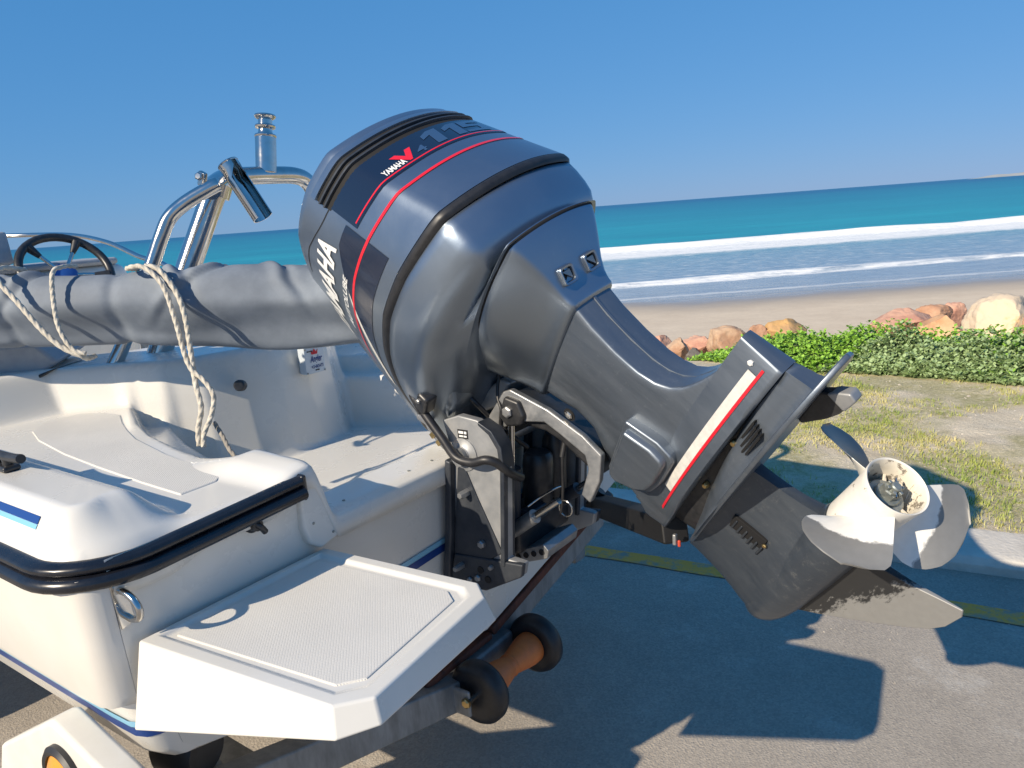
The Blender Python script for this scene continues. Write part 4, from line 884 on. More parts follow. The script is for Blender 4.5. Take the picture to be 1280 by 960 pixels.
# ------------------------------------------------------------------ outboard motor, tilted up 53 degrees and steered to port
TH, PH = math.radians(53.0), math.radians(21.6); MO = Vector((-.359, 1.42, .901))
a0 = Vector((math.cos(TH), 0, math.sin(TH))); s0 = Vector((0, 1, 0)); mu = Vector((-math.sin(TH), 0, math.cos(TH)))
ma = a0 * math.cos(PH) - s0 * math.sin(PH); ms = s0 * math.cos(PH) + a0 * math.sin(PH)
MM = Matrix(((ma.x, ms.x, mu.x, MO.x), (ma.y, ms.y, mu.y, MO.y), (ma.z, ms.z, mu.z, MO.z), (0, 0, 0, 1)))
motor = thing("outboard_motor", "large blue grey outboard motor tilted up on the boat's transom", "outboard motor", matrix=MM)
def L(name, vs, fs, m_, **k): return build(name, vs, fs, m_, k.pop("parent", motor), True, **k)
# top cowl
top = [[Vector(p) for p in r] for r in COWL_RINGS]
for f, ins, du in ((.965, .0025, 0), (.978, .007, 0), (.99, .014, 0), (1.0, .024, 0), (1.005, .036, 0.001), (1.012, .06, .002), (1.02, .10, .003), (1.025, .14, .003)): top.append([Vector(p) for p in cowl_ring(f, ins=ins, du=du)])
vs, fs = loft(top, cap0=True, cap1=True); cowl = L("top_cowl", vs, fs, "cowl_paint", angle=60)
# rubber seal band between the two shells
seal = [[Vector((x, y, interp(BAND_U, x) + du)) for x, y in inset(cowl_plan(0), ins)] for ins, du in ((.006, .001), (-.0008, -.002), (-.0018, -.006), (-.0018, -.013), (-.0008, -.018), (.006, -.024))]
vs, fs = loft(seal, cap0=False, cap1=False); L("seal_band", vs, fs, "black_rubber", angle=180)
# lower pan
pan = [[Vector(p) for p in pan_ring(d, i_)] for d, i_ in ((.022, .004), (.026, .0), (.05, -.003), (.08, -.004), (.105, -.002), (.122, .006), (.134, .018), (.145, .036), (.155, .06))]
und = plan(.262, .02, .14, .02, .185, .13, -.40, .12)
pan.append([Vector((x, y, .793 - .10 * sm(0, -.45, x) * .3)) for x, y in und])
vs, fs = loft(pan); L("lower_pan", vs, fs, "cowl_paint", angle=60)
# apron down to the neck
def lerp_plan(A_, B_, f): return [(a_[0] + (b_[0] - a_[0]) * f, a_[1] + (b_[1] - a_[1]) * f) for a_, b_ in zip(A_, B_)]
apr = []
for f, u_ in ((0, .800), (.03, .788), (.12, .774), (.30, .752), (.52, .727), (.74, .703), (.90, .680), (.97, .664), (1.0, .652)):
    apr.append([Vector((x, y, u_)) for x, y in lerp_plan(SEAM_PLAN, inset(NECK_PLAN, -.006), f)])
apr.append([Vector((x, y, .645)) for x, y in NECK_PLAN])
vs, fs = loft(apr); apron = L("apron", vs, fs, "cowl_paint", angle=60)
seamr = [[Vector((x, y, u_)) for x, y in inset(SEAM_PLAN, i_)] for i_, u_ in ((.004, .800), (-.001, .797), (-.001, .792), (.004, .789))]
vs, fs = loft(seamr, cap0=False, cap1=False); L("apron_seam", vs, fs, "dark_void", angle=180)
# twin exhaust outlets on the apron's rear
for s_ in (-1, 1):
    C_ = Vector((.214, .036 * s_, .700)); nrm = Vector((.78, 0, -.62)).normalized(); e2_ = Vector((nrm.z * -1, 0, nrm.x)).normalized(); e1_ = Vector((0, 1, 0))
    def rr_(hw, hh, off, rad=.006):
        P = []
        for cx_, cy_, q0 in ((1, 1, 0), (-1, 1, 90), (-1, -1, 180), (1, -1, 270)):
            for k in range(4): q = math.radians(q0 + 30 * k); P.append(C_ + e1_ * (cx_ * (hw - rad) + rad * math.cos(q)) + e2_ * (cy_ * (hh - rad) + rad * math.sin(q)) + nrm * off)
        return P
    vs, fs = loft([rr_(.0195, .0195, -.012), rr_(.0195, .0195, .004), rr_(.018, .018, .0065), rr_(.0145, .0145, .005), rr_(.013, .013, -.004)], cap0=True, cap1=True)
    ex = L("exhaust_outlet", vs, fs, "leg_paint", angle=40, mats=["cowl_paint", "dark_void"], fmat=None)
    for p_ in ex.data.polygons:
        if len(p_.vertices) > 4 and p_.center.z < 99 and (Vector(p_.center) - C_).dot(nrm) > -.006: p_.material_index = 1
    L("outlet_flap", [C_ + e1_ * -.011 + e2_ * .009 + nrm * .001, C_ + e1_ * .011 + e2_ * .009 + nrm * .001, C_ + e1_ * .011 + e2_ * -.010 + nrm * .001, C_ + e1_ * .011 + e2_ * -.010 - nrm * .003, C_ + e1_ * -.011 + e2_ * .009 - nrm * .003, C_ + e1_ * .011 + e2_ * .009 - nrm * .003], [(0, 1, 2), (3, 5, 4), (0, 1, 5, 4), (1, 2, 3, 5), (2, 0, 4, 3)], "cast_aluminium", parent=ex, smooth=False)
# ---- graphics laid on the cowl
def cpatch(name, t0, t1, v0, v1, m_, off=.0012, nt=None, nv=6, parent=None):
    """v0, v1 numbers or functions of t"""
    nt = nt or max(2, int(abs(t1 - t0) * 2)); vs, fs = [], []
    for i in range(nt + 1):
        t_ = t0 + (t1 - t0) * i / nt; a_ = v0(t_) if callable(v0) else v0; b_ = v1(t_) if callable(v1) else v1
        for j in range(nv + 1):
            vs.append(Vector(cowl_pt(t_, a_ + (b_ - a_) * j / nv, off)))
            if i and j: k = i * (nv + 1) + j; fs.append((k - nv - 2, k - nv - 1, k, k - 1))
    return L(name, vs, fs, m_, parent=parent or cowl, angle=180)
TEND = 23.6
cpatch("panel_border", -22, TEND + .3, .425, .69, "decal_navy", .0008)
cpatch("rear_panel", -22, TEND, .432, .685, "decal_navy", .0012)
cpatch("pinstripe", -22, TEND - .2, .446, .456, "decal_red", .0018, nv=1)
cpatch("red_stripe", -24, 44, .297, .318, "decal_red", .0014, nv=2)
# louvres: black patch painting the shade of the openings, two proud slats
cpatch("louvre_shade", -21, TEND + .6, .685, .835, "dark_void", .0008)
for v_ in (.725, .775):
    rows_ = []
    for i in range(90):
        t_ = -21 + (TEND + .6 + 21) * i / 89
        rows_.append([Vector(cowl_pt(t_, v_, .001)), Vector(cowl_pt(t_, v_ + .002, .007)), Vector(cowl_pt(t_, v_ + .016, .007)), Vector(cowl_pt(t_, v_ + .018, .001))])
    vs, fs = loft(rows_); L("louvre_slat", vs, fs, "bracket_paint", parent=cowl, angle=40)
rows_ = []
for i in range(90):                              # brow above the louvres
    t_ = -21 + (TEND + .6 + 21) * i / 89
    rows_.append([Vector(cowl_pt(t_, .832, .0005)), Vector(cowl_pt(t_, .835, .006)), Vector(cowl_pt(t_, .86, .0045)), Vector(cowl_pt(t_, .90, .0004))])
vs, fs = loft(rows_); L("louvre_brow", vs, fs, "cowl_paint", parent=cowl, angle=70)
cpatch("cap_seam", 24.0, 37, lambda t_: .70 + .17 * sm(24, 37, t_), lambda t_: .708 + .17 * sm(24, 37, t_), "dark_void", .0008, nv=1)
# dark flash on the port side with a pale wedge
def flash_top(t_): return .52 if t_ < 27.5 else .52 - .42 * (t_ - 27.5) / 13.5
cpatch("side_flash", 24.4, 40.6, lambda t_: .105, flash_top, "decal_navy", .0010)
cpatch("side_wedge", 33, 44, lambda t_: max(.05, flash_top(t_)), lambda t_: max(.05, flash_top(t_)) + .012 + .008 * (t_ - 33), "decal_cream", .0012)
def text_mesh(body, bold=0.0, shear=0.0):
    cu_ = bpy.data.curves.new("lettering", 'FONT'); cu_.body = body; cu_.size = 1.0; cu_.offset = bold; cu_.shear = shear; cu_.resolution_u = 3; cu_.fill_mode = 'FRONT'
    o_ = bpy.data.objects.new("lettering", cu_); COL.objects.link(o_)
    dg = bpy.context.evaluated_depsgraph_get(); me_ = bpy.data.meshes.new_from_object(o_.evaluated_get(dg)); bpy.data.objects.remove(o_)
    bm = bmesh.new(); bm.from_mesh(me_); bmesh.ops.triangulate(bm, faces=bm.faces)
    for _ in range(3):
        ed = [e_ for e_ in bm.edges if e_.calc_length() > .22]
        if not ed: break
        bmesh.ops.subdivide_edges(bm, edges=ed, cuts=1); bmesh.ops.triangulate(bm, faces=bm.faces)
    bm.verts.index_update(); vs = [v.co.copy() for v in bm.verts]; fs = [tuple(v.index for v in f.verts) for f in bm.faces]; bm.free()
    xs_ = [v.x for v in vs]; ys_ = [v.y for v in vs]; x0, x1, y0, y1 = min(xs_), max(xs_), min(ys_), max(ys_)
    return [((v.x - x0) / (x1 - x0), (v.y - y0) / (y1 - y0)) for v in vs], fs
def ctext(name, body, t0, t1, v0, v1, m_, bold=.02, shear=0.0, off=.0022, parent=None):
    P, fs = text_mesh(body, bold, shear)
    vs = [Vector(cowl_pt(t0 + (t1 - t0) * x, v0 + (v1 - v0) * y, off)) for x, y in P]
    return L(name, vs, fs, m_, parent=parent or cowl, recalc=False, angle=180)
ctext("lettering", "YAMAHA", 16.2, 11.0, .470, .520, "decal_white", .03, .12)
ctext("lettering", "V", 12.6, 7.4, .470, .580, "decal_red", .05, .0)
ctext("lettering", "4", 7.6, 5.2, .475, .545, "decal_outline", .02, .1)
ONE = [[(.30, 0), (.66, 0), (.66, 1), (.30, 1)], [(.0, .56), (.30, .70), (.30, 1.0), (.0, .82)]]
FIVE = [[(0, 0), (1, 0), (1, .2), (0, .2)], [(.66, .2), (1, .2), (1, .46), (.66, .46)], [(0, .46), (1, .46), (1, .65), (0, .65)], [(0, .65), (.32, .65), (.32, .81), (0, .81)], [(0, .81), (.97, .81), (.97, 1), (0, 1)]]
def glyph(quads, t0, t1, v0, v1, m_, sh=.22, n=6):
    vs, fs = [], []
    for A_, B_, C_, D_ in quads:
        i0 = len(vs)
        for i in range(n + 1):
            for j in range(n + 1):
                p, q = i / n, j / n; x = (A_[0] * (1 - p) + B_[0] * p) * (1 - q) + (D_[0] * (1 - p) + C_[0] * p) * q; y = (A_[1] * (1 - p) + B_[1] * p) * (1 - q) + (D_[1] * (1 - p) + C_[1] * p) * q
                vs.append(Vector(cowl_pt(t0 + (t1 - t0) * (x + sh * y), v0 + (v1 - v0) * y, .0022)))
                if i and j: k = i0 + i * (n + 1) + j; fs.append((k - n - 2, k - n - 1, k, k - 1))
    return L("lettering", vs, fs, m_, parent=cowl, recalc=False, angle=180)
for g_, ta, tb in ((ONE, 4.6, -2.4), (ONE, -1.4, -8.4), (FIVE, -6.6, -14.2)): glyph(g_, ta, tb, .480, .650, "decal_outline")
ctext("lettering", "YAMAHA", 43.6, 28.2, .525, .72, "decal_white", .035, .15)
ctext("lettering", "AUTOLUBE", 39.0, 30.8, .375, .425, "decal_white", .02, .25)
# ---- driveshaft housing
leg_poly = [(.178, .662), (.160, .60), (.149, .53), (.146, .47), (.152, .43), (.166, .40), (.190, .376), (.230, .356), (.280, .340), (.318, .330), (.334, .316)]
REAR_U = sorted([(z, x) for x, z in leg_poly] + [(.262, .345), (.69, .182)]); FRONT_U = sorted([(.262, -.205), (.30, -.216), (.34, -.19), (.43, -.166), (.505, -.105), (.56, -.102), (.61, -.118), (.662, -.128), (.69, -.13)])
RW_U = [(.26, .016), (.32, .017), (.335, .020), (.345, .026), (.36, .036), (.38, .045), (.42, .052), (.50, .055), (.69, .056)]
SMOOTH = 2
lr = [[Vector((x, y, u_)) for x, y in plan(interp(REAR_U, u_), .004, interp(RW_U, u_), .03, .063, .052, interp(FRONT_U, u_), .03)] for u_ in [.258, .27, .29, .305, .316, .322, .328, .334, .340, .346, .352, .36, .37, .38, .39, .40, .415, .43, .45, .47, .50, .53, .56, .60, .64, .675]]
vs, fs = loft(lr); leg = L("driveshaft_housing", vs, fs, "leg_paint", angle=50)
SMOOTH = 1
rows_ = []
for x, z in [(v.x + .004, v.y) for v in catmull([(p[0], p[1], 0) for p in leg_poly[0:8]], 4)]:
    rows_.append([Vector((x - .004, .006, z - .002)), Vector((x + .003, .003, z)), Vector((x + .003, -.003, z)), Vector((x - .004, -.006, z - .002))])
vs, fs = loft(rows_); L("rear_ridge", vs, fs, "leg_paint", parent=leg, angle=60)
FL = lambda w: plan(.346, .004, .017 + w * .35, .03, .0635 + w, .045 + w * .5, -.222, .08)
fl = [[Vector((x, y, u_)) for x, y in FL(w)] for u_, w in ((.345, -.004), (.33, .001), (.31, .006), (.285, .012), (.262, .020), (.256, .021), (.252, .016))]
vs, fs = loft(fl); flange = L("lower_flange", vs, fs, "leg_paint", angle=50)
def fpatch(name, i0, i1, ua, ub, m_, off):
    vs, fs = [], []
    for i in range(i0, i1 + 1):
        for u_ in (ua, ub):
            w = .012 + (.285 - u_) / .025 * .007; p = inset(FL(w), -off)[i]; vs.append(Vector((p[0], p[1], u_)))
        if i > i0: k = 2 * (i - i0); fs.append((k - 2, k, k + 1, k - 1))
    return L(name, vs, fs, m_, parent=flange, angle=180)
fpatch("cream_stripe", 20, 42, .283, .302, "decal_cream", .0016); fpatch("red_stripe", 19, 50, .277, .2825, "decal_red", .0020)
# side cover on the housing
cov = [(.045, .437), (.060, .357), (.055, .318), (.045, .308), (-.035, .306), (-.080, .314), (-.108, .338), (-.137, .392), (-.135, .41), (-.112, .421)]
cover = prism("side_cover", cov, -.085, -.055, 1, "leg_paint", motor, True, bevel=.006, seg=3)
prism("cover_face", [(p[0] * .86 - .004, (p[1] - .37) * .86 + .37) for p in cov], -.100, -.080, 1, "leg_paint", cover, True, bevel=.007, seg=3, taper=.06)
lathe("cover_ring", [(0, .006), (.002, .006), (.002, .004), (0, .004)], (.052, -.073, .378), (1, -.2, .2), "black_plastic", cover, True, n=16)
bolt("housing_bolt", (-.099, -.061, .564), (0, -1, 0), .011, .006, "steel_rod", motor, True)
lathe("bolt_recess", [(0, .016), (.0015, .016), (.0015, .0)], (-.099, -.0605, .564), (0, -1, 0), "dark_void", motor, True, n=24)
bolt("zinc_screw", (.325, -.026, .305), (0, -1, 0), .006, .005, "decal_white", motor, True)
# ---- gearcase
def fin_ring(af, ar, W_, Wr_, u_, n=26):
    P = []
    for k in range(n + 1):
        xi = (1 - math.cos(math.pi * k / n)) / 2; f = math.sqrt(max(0, 1 - ((.34 - xi) / .34) ** 2)) if xi < .34 else 1 - (1 - Wr_ / W_) * ((xi - .34) / .66) ** 1.3
        P.append((af + (ar - af) * xi, -W_ * f))
    return [Vector((x, y, u_)) for x, y in P] + [Vector((x, -y, u_)) for x, y in P[:0:-1]]
vs, fs = loft([fin_ring(-.19, .335, .046, .010, .262), fin_ring(-.17, .335, .046, .010, .19)]); L("gearcase_core", vs, fs, "black_plastic", angle=50)
upper = [fin_ring(*q) for q in ((.22, .346, .026, .014, .2525), (.17, .349, .040, .016, .2505), (.06, .352, .058, .018, .238), (-.03, .354, .066, .019, .224), (-.09, .356, .072, .020, .211), (-.14, .358, .080, .022, .202), (-.16, .360, .088, .026, .196), (-.165, .361, .090, .026, .192))]
vs, fs = loft(upper); gu = L("gearcase_upper", vs, fs, "leg_paint", angle=50)
for k, u_ in enumerate((.2375, .2295, .2215, .2135)):
    x0_, x1_ = .165 + .004 * k, .242 - .004 * k; w_ = (.0520, .0545, .0570, .0595)[k]
    prism("intake_slot", [(x0_, u_ - .0022), (x1_, u_ - .0022), (x1_ + .004, u_), (x1_, u_ + .0022), (x0_, u_ + .0022), (x0_ - .004, u_)], -w_ - .0015, -w_ + .02, 1, "dark_void", gu, True, bevel=0)
for x, u_ in ((.169, .2555), (.022, .2495)): bolt("case_bolt", (x, -.045, u_ - .012), (0, -1, 0), .007, .012, "brass", motor, True)
av = [(-.215, 0), (-.19, .028), (-.13, .056), (-.03, .080), (.1, .093), (.22, .098), (.32, .092), (.385, .066), (.425, .030), (.440, 0)]
avp = [(x, -y) for x, y in av] + [(x, y) for x, y in av[-2:0:-1]]
prism("anti_ventilation_plate", avp, .186, .1965, 2, "leg_paint", motor, True, bevel=.003, seg=2)
def foil(c0, c1, th, u_, n=22):
    P = []
    for k in range(n + 1):
        q = k / n; x = c0 + (c1 - c0) * (1 - math.cos(math.pi * q)) / 2; xi = (x - c0) / (c1 - c0)
        P.append((x, -th * 2.2 * (math.sqrt(max(0, xi)) * .62 - xi * .38 - xi * xi * .12 - xi ** 3 * .05) * (1 if xi < 1 else 0)))
    return [Vector((x, y, u_)) for x, y in P] + [Vector((x, -y, u_)) for x, y in P[-2:0:-1]]
strut = [foil(-.215, .105, .094, .192), foil(-.218, .107, .084, .175), foil(-.222, .110, .078, .15), foil(-.226, .114, .077, .12), foil(-.231, .120, .080, .09), foil(-.235, .128, .088, .065), foil(-.238, .134, .099, .048), foil(-.239, .139, .111, .03), foil(-.238, .141, .117, .012), foil(-.235, .141, .118, .0)]
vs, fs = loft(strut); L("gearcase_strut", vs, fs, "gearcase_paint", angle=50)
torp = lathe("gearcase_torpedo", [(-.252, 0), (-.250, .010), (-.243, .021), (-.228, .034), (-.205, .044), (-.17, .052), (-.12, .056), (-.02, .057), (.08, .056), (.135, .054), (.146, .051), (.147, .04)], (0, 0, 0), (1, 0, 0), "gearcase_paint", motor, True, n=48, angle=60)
skg = [(-.15, -.040), (-.10, -.085), (-.066, -.112), (-.02, -.148), (.034, -.188), (.075, -.213), (.105, -.222), (.150, -.222), (.164, -.214), (.150, -.175), (.134, -.135), (.122, -.09), (.120, -.045)]
skv = []
for s_ in (-1, 1):
    for x, z in skg: skv.append(Vector((x, s_ * max(.0022, .011 * (1 - (-z - .04) / .22)), z)))
n_ = len(skg); L("skeg", skv, [tuple(range(n_)), tuple(range(n_, 2 * n_))[::-1]] + [(k, (k + 1) % n_, n_ + (k + 1) % n_, n_ + k) for k in range(n_)], "skeg_paint", bevel=.002)
tabp = [(.275, .188), (.352, .190), (.362, .180), (.372, .170), (.388, .150), (.382, .138), (.340, .142), (.315, .152), (.272, .178)]
tab = prism("trim_tab", tabp, -.012, .012, 1, "black_plastic", motor, True, bevel=.005, seg=2)
prism("tab_tip", [(.360, .179), (.374, .170), (.391, .150), (.385, .135), (.352, .139)], -.0135, .0135, 1, "bracket_light", tab, True, bevel=.004, seg=2)
# cooling water inlet grille on the port side of the strut
for k in range(6):
    c_ = Vector((-.014 - .002 * k, -.0375 - .0004 * k, .152 - .0135 * k))
    box("inlet_fin", c_ + Vector((-.012, 0, -.004)), (.028, .007, .005), "bracket_paint", motor, True, bevel=.0015, seg=1)
prism("inlet_recess", [(-.006, .160), (.0, .082), (-.032, .076), (-.042, .154)], -.0385, -.02, 1, "dark_void", motor, True, bevel=.001, seg=1)
bolt("inlet_screw", (-.012, -.040, .080), (0, -1, 0), .005, .004, "brass", motor, True)
# ---- propeller: exhaust hub, three wide blades, worn paint
prop = lathe("propeller_hub", [(.148, .040), (.149, .048), (.158, .0505), (.19, .0505), (.235, .0510), (.268, .0525), (.288, .0550), (.291, .0540), (.289, .051), (.270, .0465), (.24, .045), (.20, .045), (.19, .03), (.19, 0)], (0, 0, 0), (1, 0, 0), "hub_paint", motor, True, n=64, angle=45, mats=["hub_paint", "hub_inner", "dark_void"], pm=[0, 0, 0, 0, 0, 0, 0, 0, 1, 1, 1, 2, 2])
ih = lathe("inner_hub", [(.195, .026), (.243, .026), (.246, .033), (.252, .034), (.256, .031), (.256, .022), (.262, .022), (.264, .020), (.264, .012)], (0, 0, 0), (1, 0, 0), "nut_metal", prop, True, n=40, angle=35)
lathe("prop_nut", [(.258, .0165), (.277, .0165), (.279, .014), (.279, .009)], (0, 0, 0), (1, 0, 0), "nut_metal", ih, True, n=6, angle=25)
lathe("shaft_end", [(.258, .009), (.288, .009), (.290, .007), (.290, 0)], (0, 0, 0), (1, 0, 0), "nut_metal", ih, True, n=20, angle=35)
for k in range(6):
    q = 2 * math.pi * k / 6 + .3; box("castle_tooth", (.281, .012 * math.cos(q), .012 * math.sin(q)), (.010, .006, .006), "nut_metal", ih, True, bevel=.001, rot=Matrix.Rotation(q, 3, 'X'))
tube("split_pin", [(.283, -.016, -.01), (.284, 0, 0), (.284, .018, .008), (.277, .022, .004)], .0018, "steel_rod", ih, True, n=8)
for k in range(3):
    q = 2 * math.pi * k / 3 + .5
    box("hub_web", (.225, .037 * math.cos(q), .037 * math.sin(q)), (.06, .024, .006), "hub_inner", prop, True, bevel=.001, rot=Matrix.Rotation(q, 3, 'X'))
LEAD = [(.044, -40), (.060, -42), (.075, -44), (.095, -44), (.112, -41), (.128, -35), (.142, -27), (.152, -17), (.158, -6)]
TRAIL = [(.044, 30), (.060, 29), (.075, 28), (.095, 27), (.112, 26.5), (.128, 26), (.142, 25), (.152, 22), (.158, 13)]
for bi, (ang, bm_) in enumerate(((60, "blade_dark_outer"), (182, "blade_paint"), (-58, "blade_paint"))):
    vs, fs = [], []; nR, nC = 22, 20; sides = []
    for side in (0, 1):
        for i in range(nR + 1):
            r_ = .044 + (.1615 - .044) * (i / nR) ** .9
            l_, t_ = interp(LEAD, r_), interp(TRAIL, r_)
            if r_ > .158: f = (r_ - .158) / .0035; l_ = -6 + 8 * f; t_ = 13 - 10 * f
            for j in range(nC + 1):
                c_ = j / nC; dq = math.radians(l_ + (t_ - l_) * c_); q = math.radians(ang) + dq
                x = .232 + .0700 * dq - .020 * (r_ - .05) / .12 * 0 + .012 * ((c_ - .3) ** 2) * (1 if c_ > .3 else .2)
                th = (.0058 * (1 - (r_ - .046) / .13 * .72) + .004 * max(0, 1 - (r_ - .046) / .02)) * (max(0.0, 1 - (2 * c_ - 1) ** 4)) ** .6 + .0008
                P = Vector((x, r_ * math.cos(q), r_ * math.sin(q))); tq = math.atan2(.07, r_)
                nrm = Vector((math.cos(tq), math.sin(q) * math.sin(tq), -math.cos(q) * math.sin(tq)))
                vs.append(P + nrm * th * (.5 if side else -.5))
    w_ = nC + 1; o2 = (nR + 1) * w_
    for s_ in (0, 1):
        for i in range(nR):
            for j in range(nC):
                k = s_ * o2 + i * w_ + j; fs.append((k, k + 1, k + w_ + 1, k + w_) if s_ else (k, k + w_, k + w_ + 1, k + 1))
    for i in range(nR):
        for j in (0, nC): k = i * w_ + j; fs.append((k, k + w_, o2 + k + w_, o2 + k))
    for j in range(nC): k = nR * w_ + j; fs.append((k, k + 1, o2 + k + 1, o2 + k))
    L("blade", vs, fs, bm_, parent=prop, angle=45)
# ---- clamp bracket on the transom (world aligned, does not tilt)
clamp = [(-1.165, 1.136), (-1.115, 1.152), (-1.063, 1.146), (-1.013, 1.125), (-.989, 1.088), (-.985, 1.041), (-1.003, .816), (-.958, .813), (-.965, .781), (-1.073, .722), (-1.192, .715), (-1.175, .837), (-1.150, 1.02), (-1.150, 1.075)]
for y in (YC - .165, YC + .165):
    out_ = -1 if y < YC else 1
    br = prism("clamp_bracket", clamp, y - .012, y + .012, 1, "bracket_light", motor, False, bevel=.004, seg=2)
    prism("bracket_web", [(-1.128, 1.025), (-1.110, 1.035), (-1.075, .955), (-1.015, .830), (-1.06, .80), (-1.155, .80), (-1.170, .75), (-1.155, .86)], min(y + out_ * .008, y + out_ * .0165), max(y + out_ * .008, y + out_ * .0165), 1, "bracket_paint", br, False, bevel=.002, seg=1)
    prism("bracket_flange", [(-1.005, .80), (-.985, 1.041), (-.989, 1.092), (-1.013, 1.128), (-1.05, 1.147), (-1.05, 1.137), (-1.022, 1.118), (-1.001, 1.086), (-.997, 1.041), (-1.017, .80)], min(y - out_ * .02, y + out_ * .024), max(y - out_ * .02, y + out_ * .024), 1, "bracket_paint", br, False, bevel=.003, seg=2)
    prism("transom_pad", [(-1.155, 1.045), (-1.137, 1.04), (-1.155, .86), (-1.178, .72), (-1.200, .72), (-1.176, .86)], y - .03, y + .03, 1, "bracket_paint", br, False, bevel=.005, seg=2)
    prism("bracket_foot", [(-1.16, .80), (-1.0, .812), (-.955, .815), (-.962, .782), (-1.07, .722), (-1.185, .716)], min(y + out_ * .004, y + out_ * .021), max(y + out_ * .004, y + out_ * .021), 1, "bracket_paint", br, False, bevel=.004, seg=2)
    for x, z, r_, h_ in ((-1.104, .967, .010, .030), (-1.071, .843, .010, .012), (-1.137, .775, .009, .034), (-1.046, .790, .007, .014), (-1.09, .752, .009, .012), (-1.115, .742, .008, .012)):
        bolt("bracket_bolt", (x, y + out_ * .016, z), (0, out_, 0), r_, h_, "cast_aluminium", br)
    for x, z in ((-1.08, .775), (-1.06, .755)): lathe("bracket_hole", [(0, .009), (.006, .009), (.006, 0)], (x, y + out_ * .017, z), (0, out_, 0), "dark_void", br, n=16)
    lathe("pivot_boss", [(0, .040), (.004, .040), (.007, .026), (.010, .022), (.012, .022), (.014, .014), (.014, 0)], (-1.108, y + out_ * .011, 1.058), (0, out_, 0), "bracket_light", br, n=36)
    lb = box("warning_label", (-1.105, y + out_ * .0125, 1.108), (.030, .001, .022), "black_plastic", br, bevel=0)
    for (dx_, dz_, w_, h_) in ((-.005, .004, .014, .006), (.008, .004, .007, .006), (-.005, -.005, .012, .004), (.007, -.005, .009, .004)):
        box("label_print", (-1.105 + dx_, y + out_ * .0132, 1.108 + dz_), (w_, .0006, h_), "decal_white", lb, bevel=0)
tube("tilt_tube", [(-1.108, YC - .20, 1.058), (-1.108, YC + .20, 1.058)], .021, "cast_aluminium", motor, n=20)
bolt("tilt_tube_nut", (-1.108, YC - .183, 1.058), (0, -1, 0), .014, .016, "steel_rod", motor)
# swivel bracket arm that tilts with the motor: bright aluminium edge
swv = [(-1.050, 1.192), (-1.029, 1.199), (-.927, 1.159), (-.839, 1.108), (-.793, 1.068), (-.801, 1.006), (-.829, .950), (-.851, .967), (-.829, 1.030), (-.836, 1.062), (-.900, 1.105), (-.939, 1.128), (-1.016, 1.122), (-1.06, 1.10), (-1.095, 1.05), (-1.125, 1.055), (-1.105, 1.12)]
for y in (YC - .075, YC + .075): prism("swivel_arm", swv, y - .010, y + .010, 1, "cast_aluminium", motor, False, bevel=.004, seg=2)
prism("swivel_body", [(-1.03, 1.19), (-.93, 1.152), (-.845, 1.10), (-.80, 1.06), (-.808, 1.01), (-.845, 1.03), (-.91, 1.08), (-.95, 1.10), (-1.02, 1.11), (-1.09, 1.06), (-1.12, 1.06), (-1.10, 1.12)], YC - .066, YC + .066, 1, "black_plastic", motor, False, bevel=.008, seg=2)
prism("pivot_lug", [(-1.06, 1.135), (-1.04, 1.185), (-1.0, 1.175), (-.985, 1.14), (-1.0, 1.115), (-1.04, 1.11)], YC - .098, YC - .060, 1, "black_plastic", motor, False, bevel=.008, seg=3)
bolt("pivot_pin", (-1.030, YC - .098, 1.148), (0, -1, 0), .014, .008, "cast_aluminium", motor)
prism("steering_yoke", [(-1.16, 1.16), (-1.08, 1.215), (-1.05, 1.205), (-1.10, 1.14), (-1.15, 1.12)], YC - .05, YC + .05, 1, "bracket_light", motor, False, bevel=.008, seg=2)
# power tilt: chrome ram in black cylinder, reservoir, trim rams
tube("tilt_ram", [(-1.030, YC - .085, 1.140), (-1.042, YC - .085, .99)], .0085, "stainless", motor, n=16, smooth_path=0)
tube("tilt_cylinder", [(-1.040, YC - .085, 1.005), (-1.058, YC - .085, .80)], .022, "bracket_paint", motor, n=20, smooth_path=0)
lathe("fluid_reservoir", [(0, .036), (.12, .040), (.145, .038), (.155, .030), (.157, 0)], (-1.055, YC + .035, .855), (.07, 0, 1), "black_plastic", motor, n=28)
lathe("trim_motor", [(0, .033), (.15, .033), (.17, .026), (.172, 0)], (-1.05, YC + .11, .87), (.06, 0, 1), "black_plastic", motor, n=28)
box("pump_body", (-1.075, YC + .02, .825), (.10, .24, .08), "black_plastic", motor, bevel=.012)
box("pump_valve", (-1.025, YC - .03, .872), (.04, .08, .035), "bracket_paint", motor, bevel=.008)
tube("hydraulic_tube", [(-1.02, YC - .06, .90), (-1.0, YC - .02, .918), (-.985, YC + .03, .925), (-1.0, YC + .08, .90)], .0028, "steel_rod", motor, n=8)
for y in (YC - .095, YC + .105):
    tube("trim_ram", [(-.985, y, .890), (-.905, y, .948)], .0085, "stainless", motor, n=14, smooth_path=0)
    tube("trim_cylinder", [(-1.085, y, .815), (-.975, y, .897)], .0175, "cast_aluminium" if y < YC else "bracket_paint", motor, n=18, smooth_path=0)
tube("retaining_ring", [(-.93 + .018 * math.cos(q), YC - .03, .90 + .02 * math.sin(q)) for q in [2 * math.pi * k / 16 for k in range(16)]], .0022, "steel_rod", motor, n=8, smooth_path=0, closed=True)
anode = prism("anode_bar", [(-1.105, .742), (-1.085, .768), (-.975, .815), (-.960, .80), (-.966, .778), (-1.09, .732)], YC - .07, YC + .07, 1, "cast_aluminium", motor, False, bevel=.003)
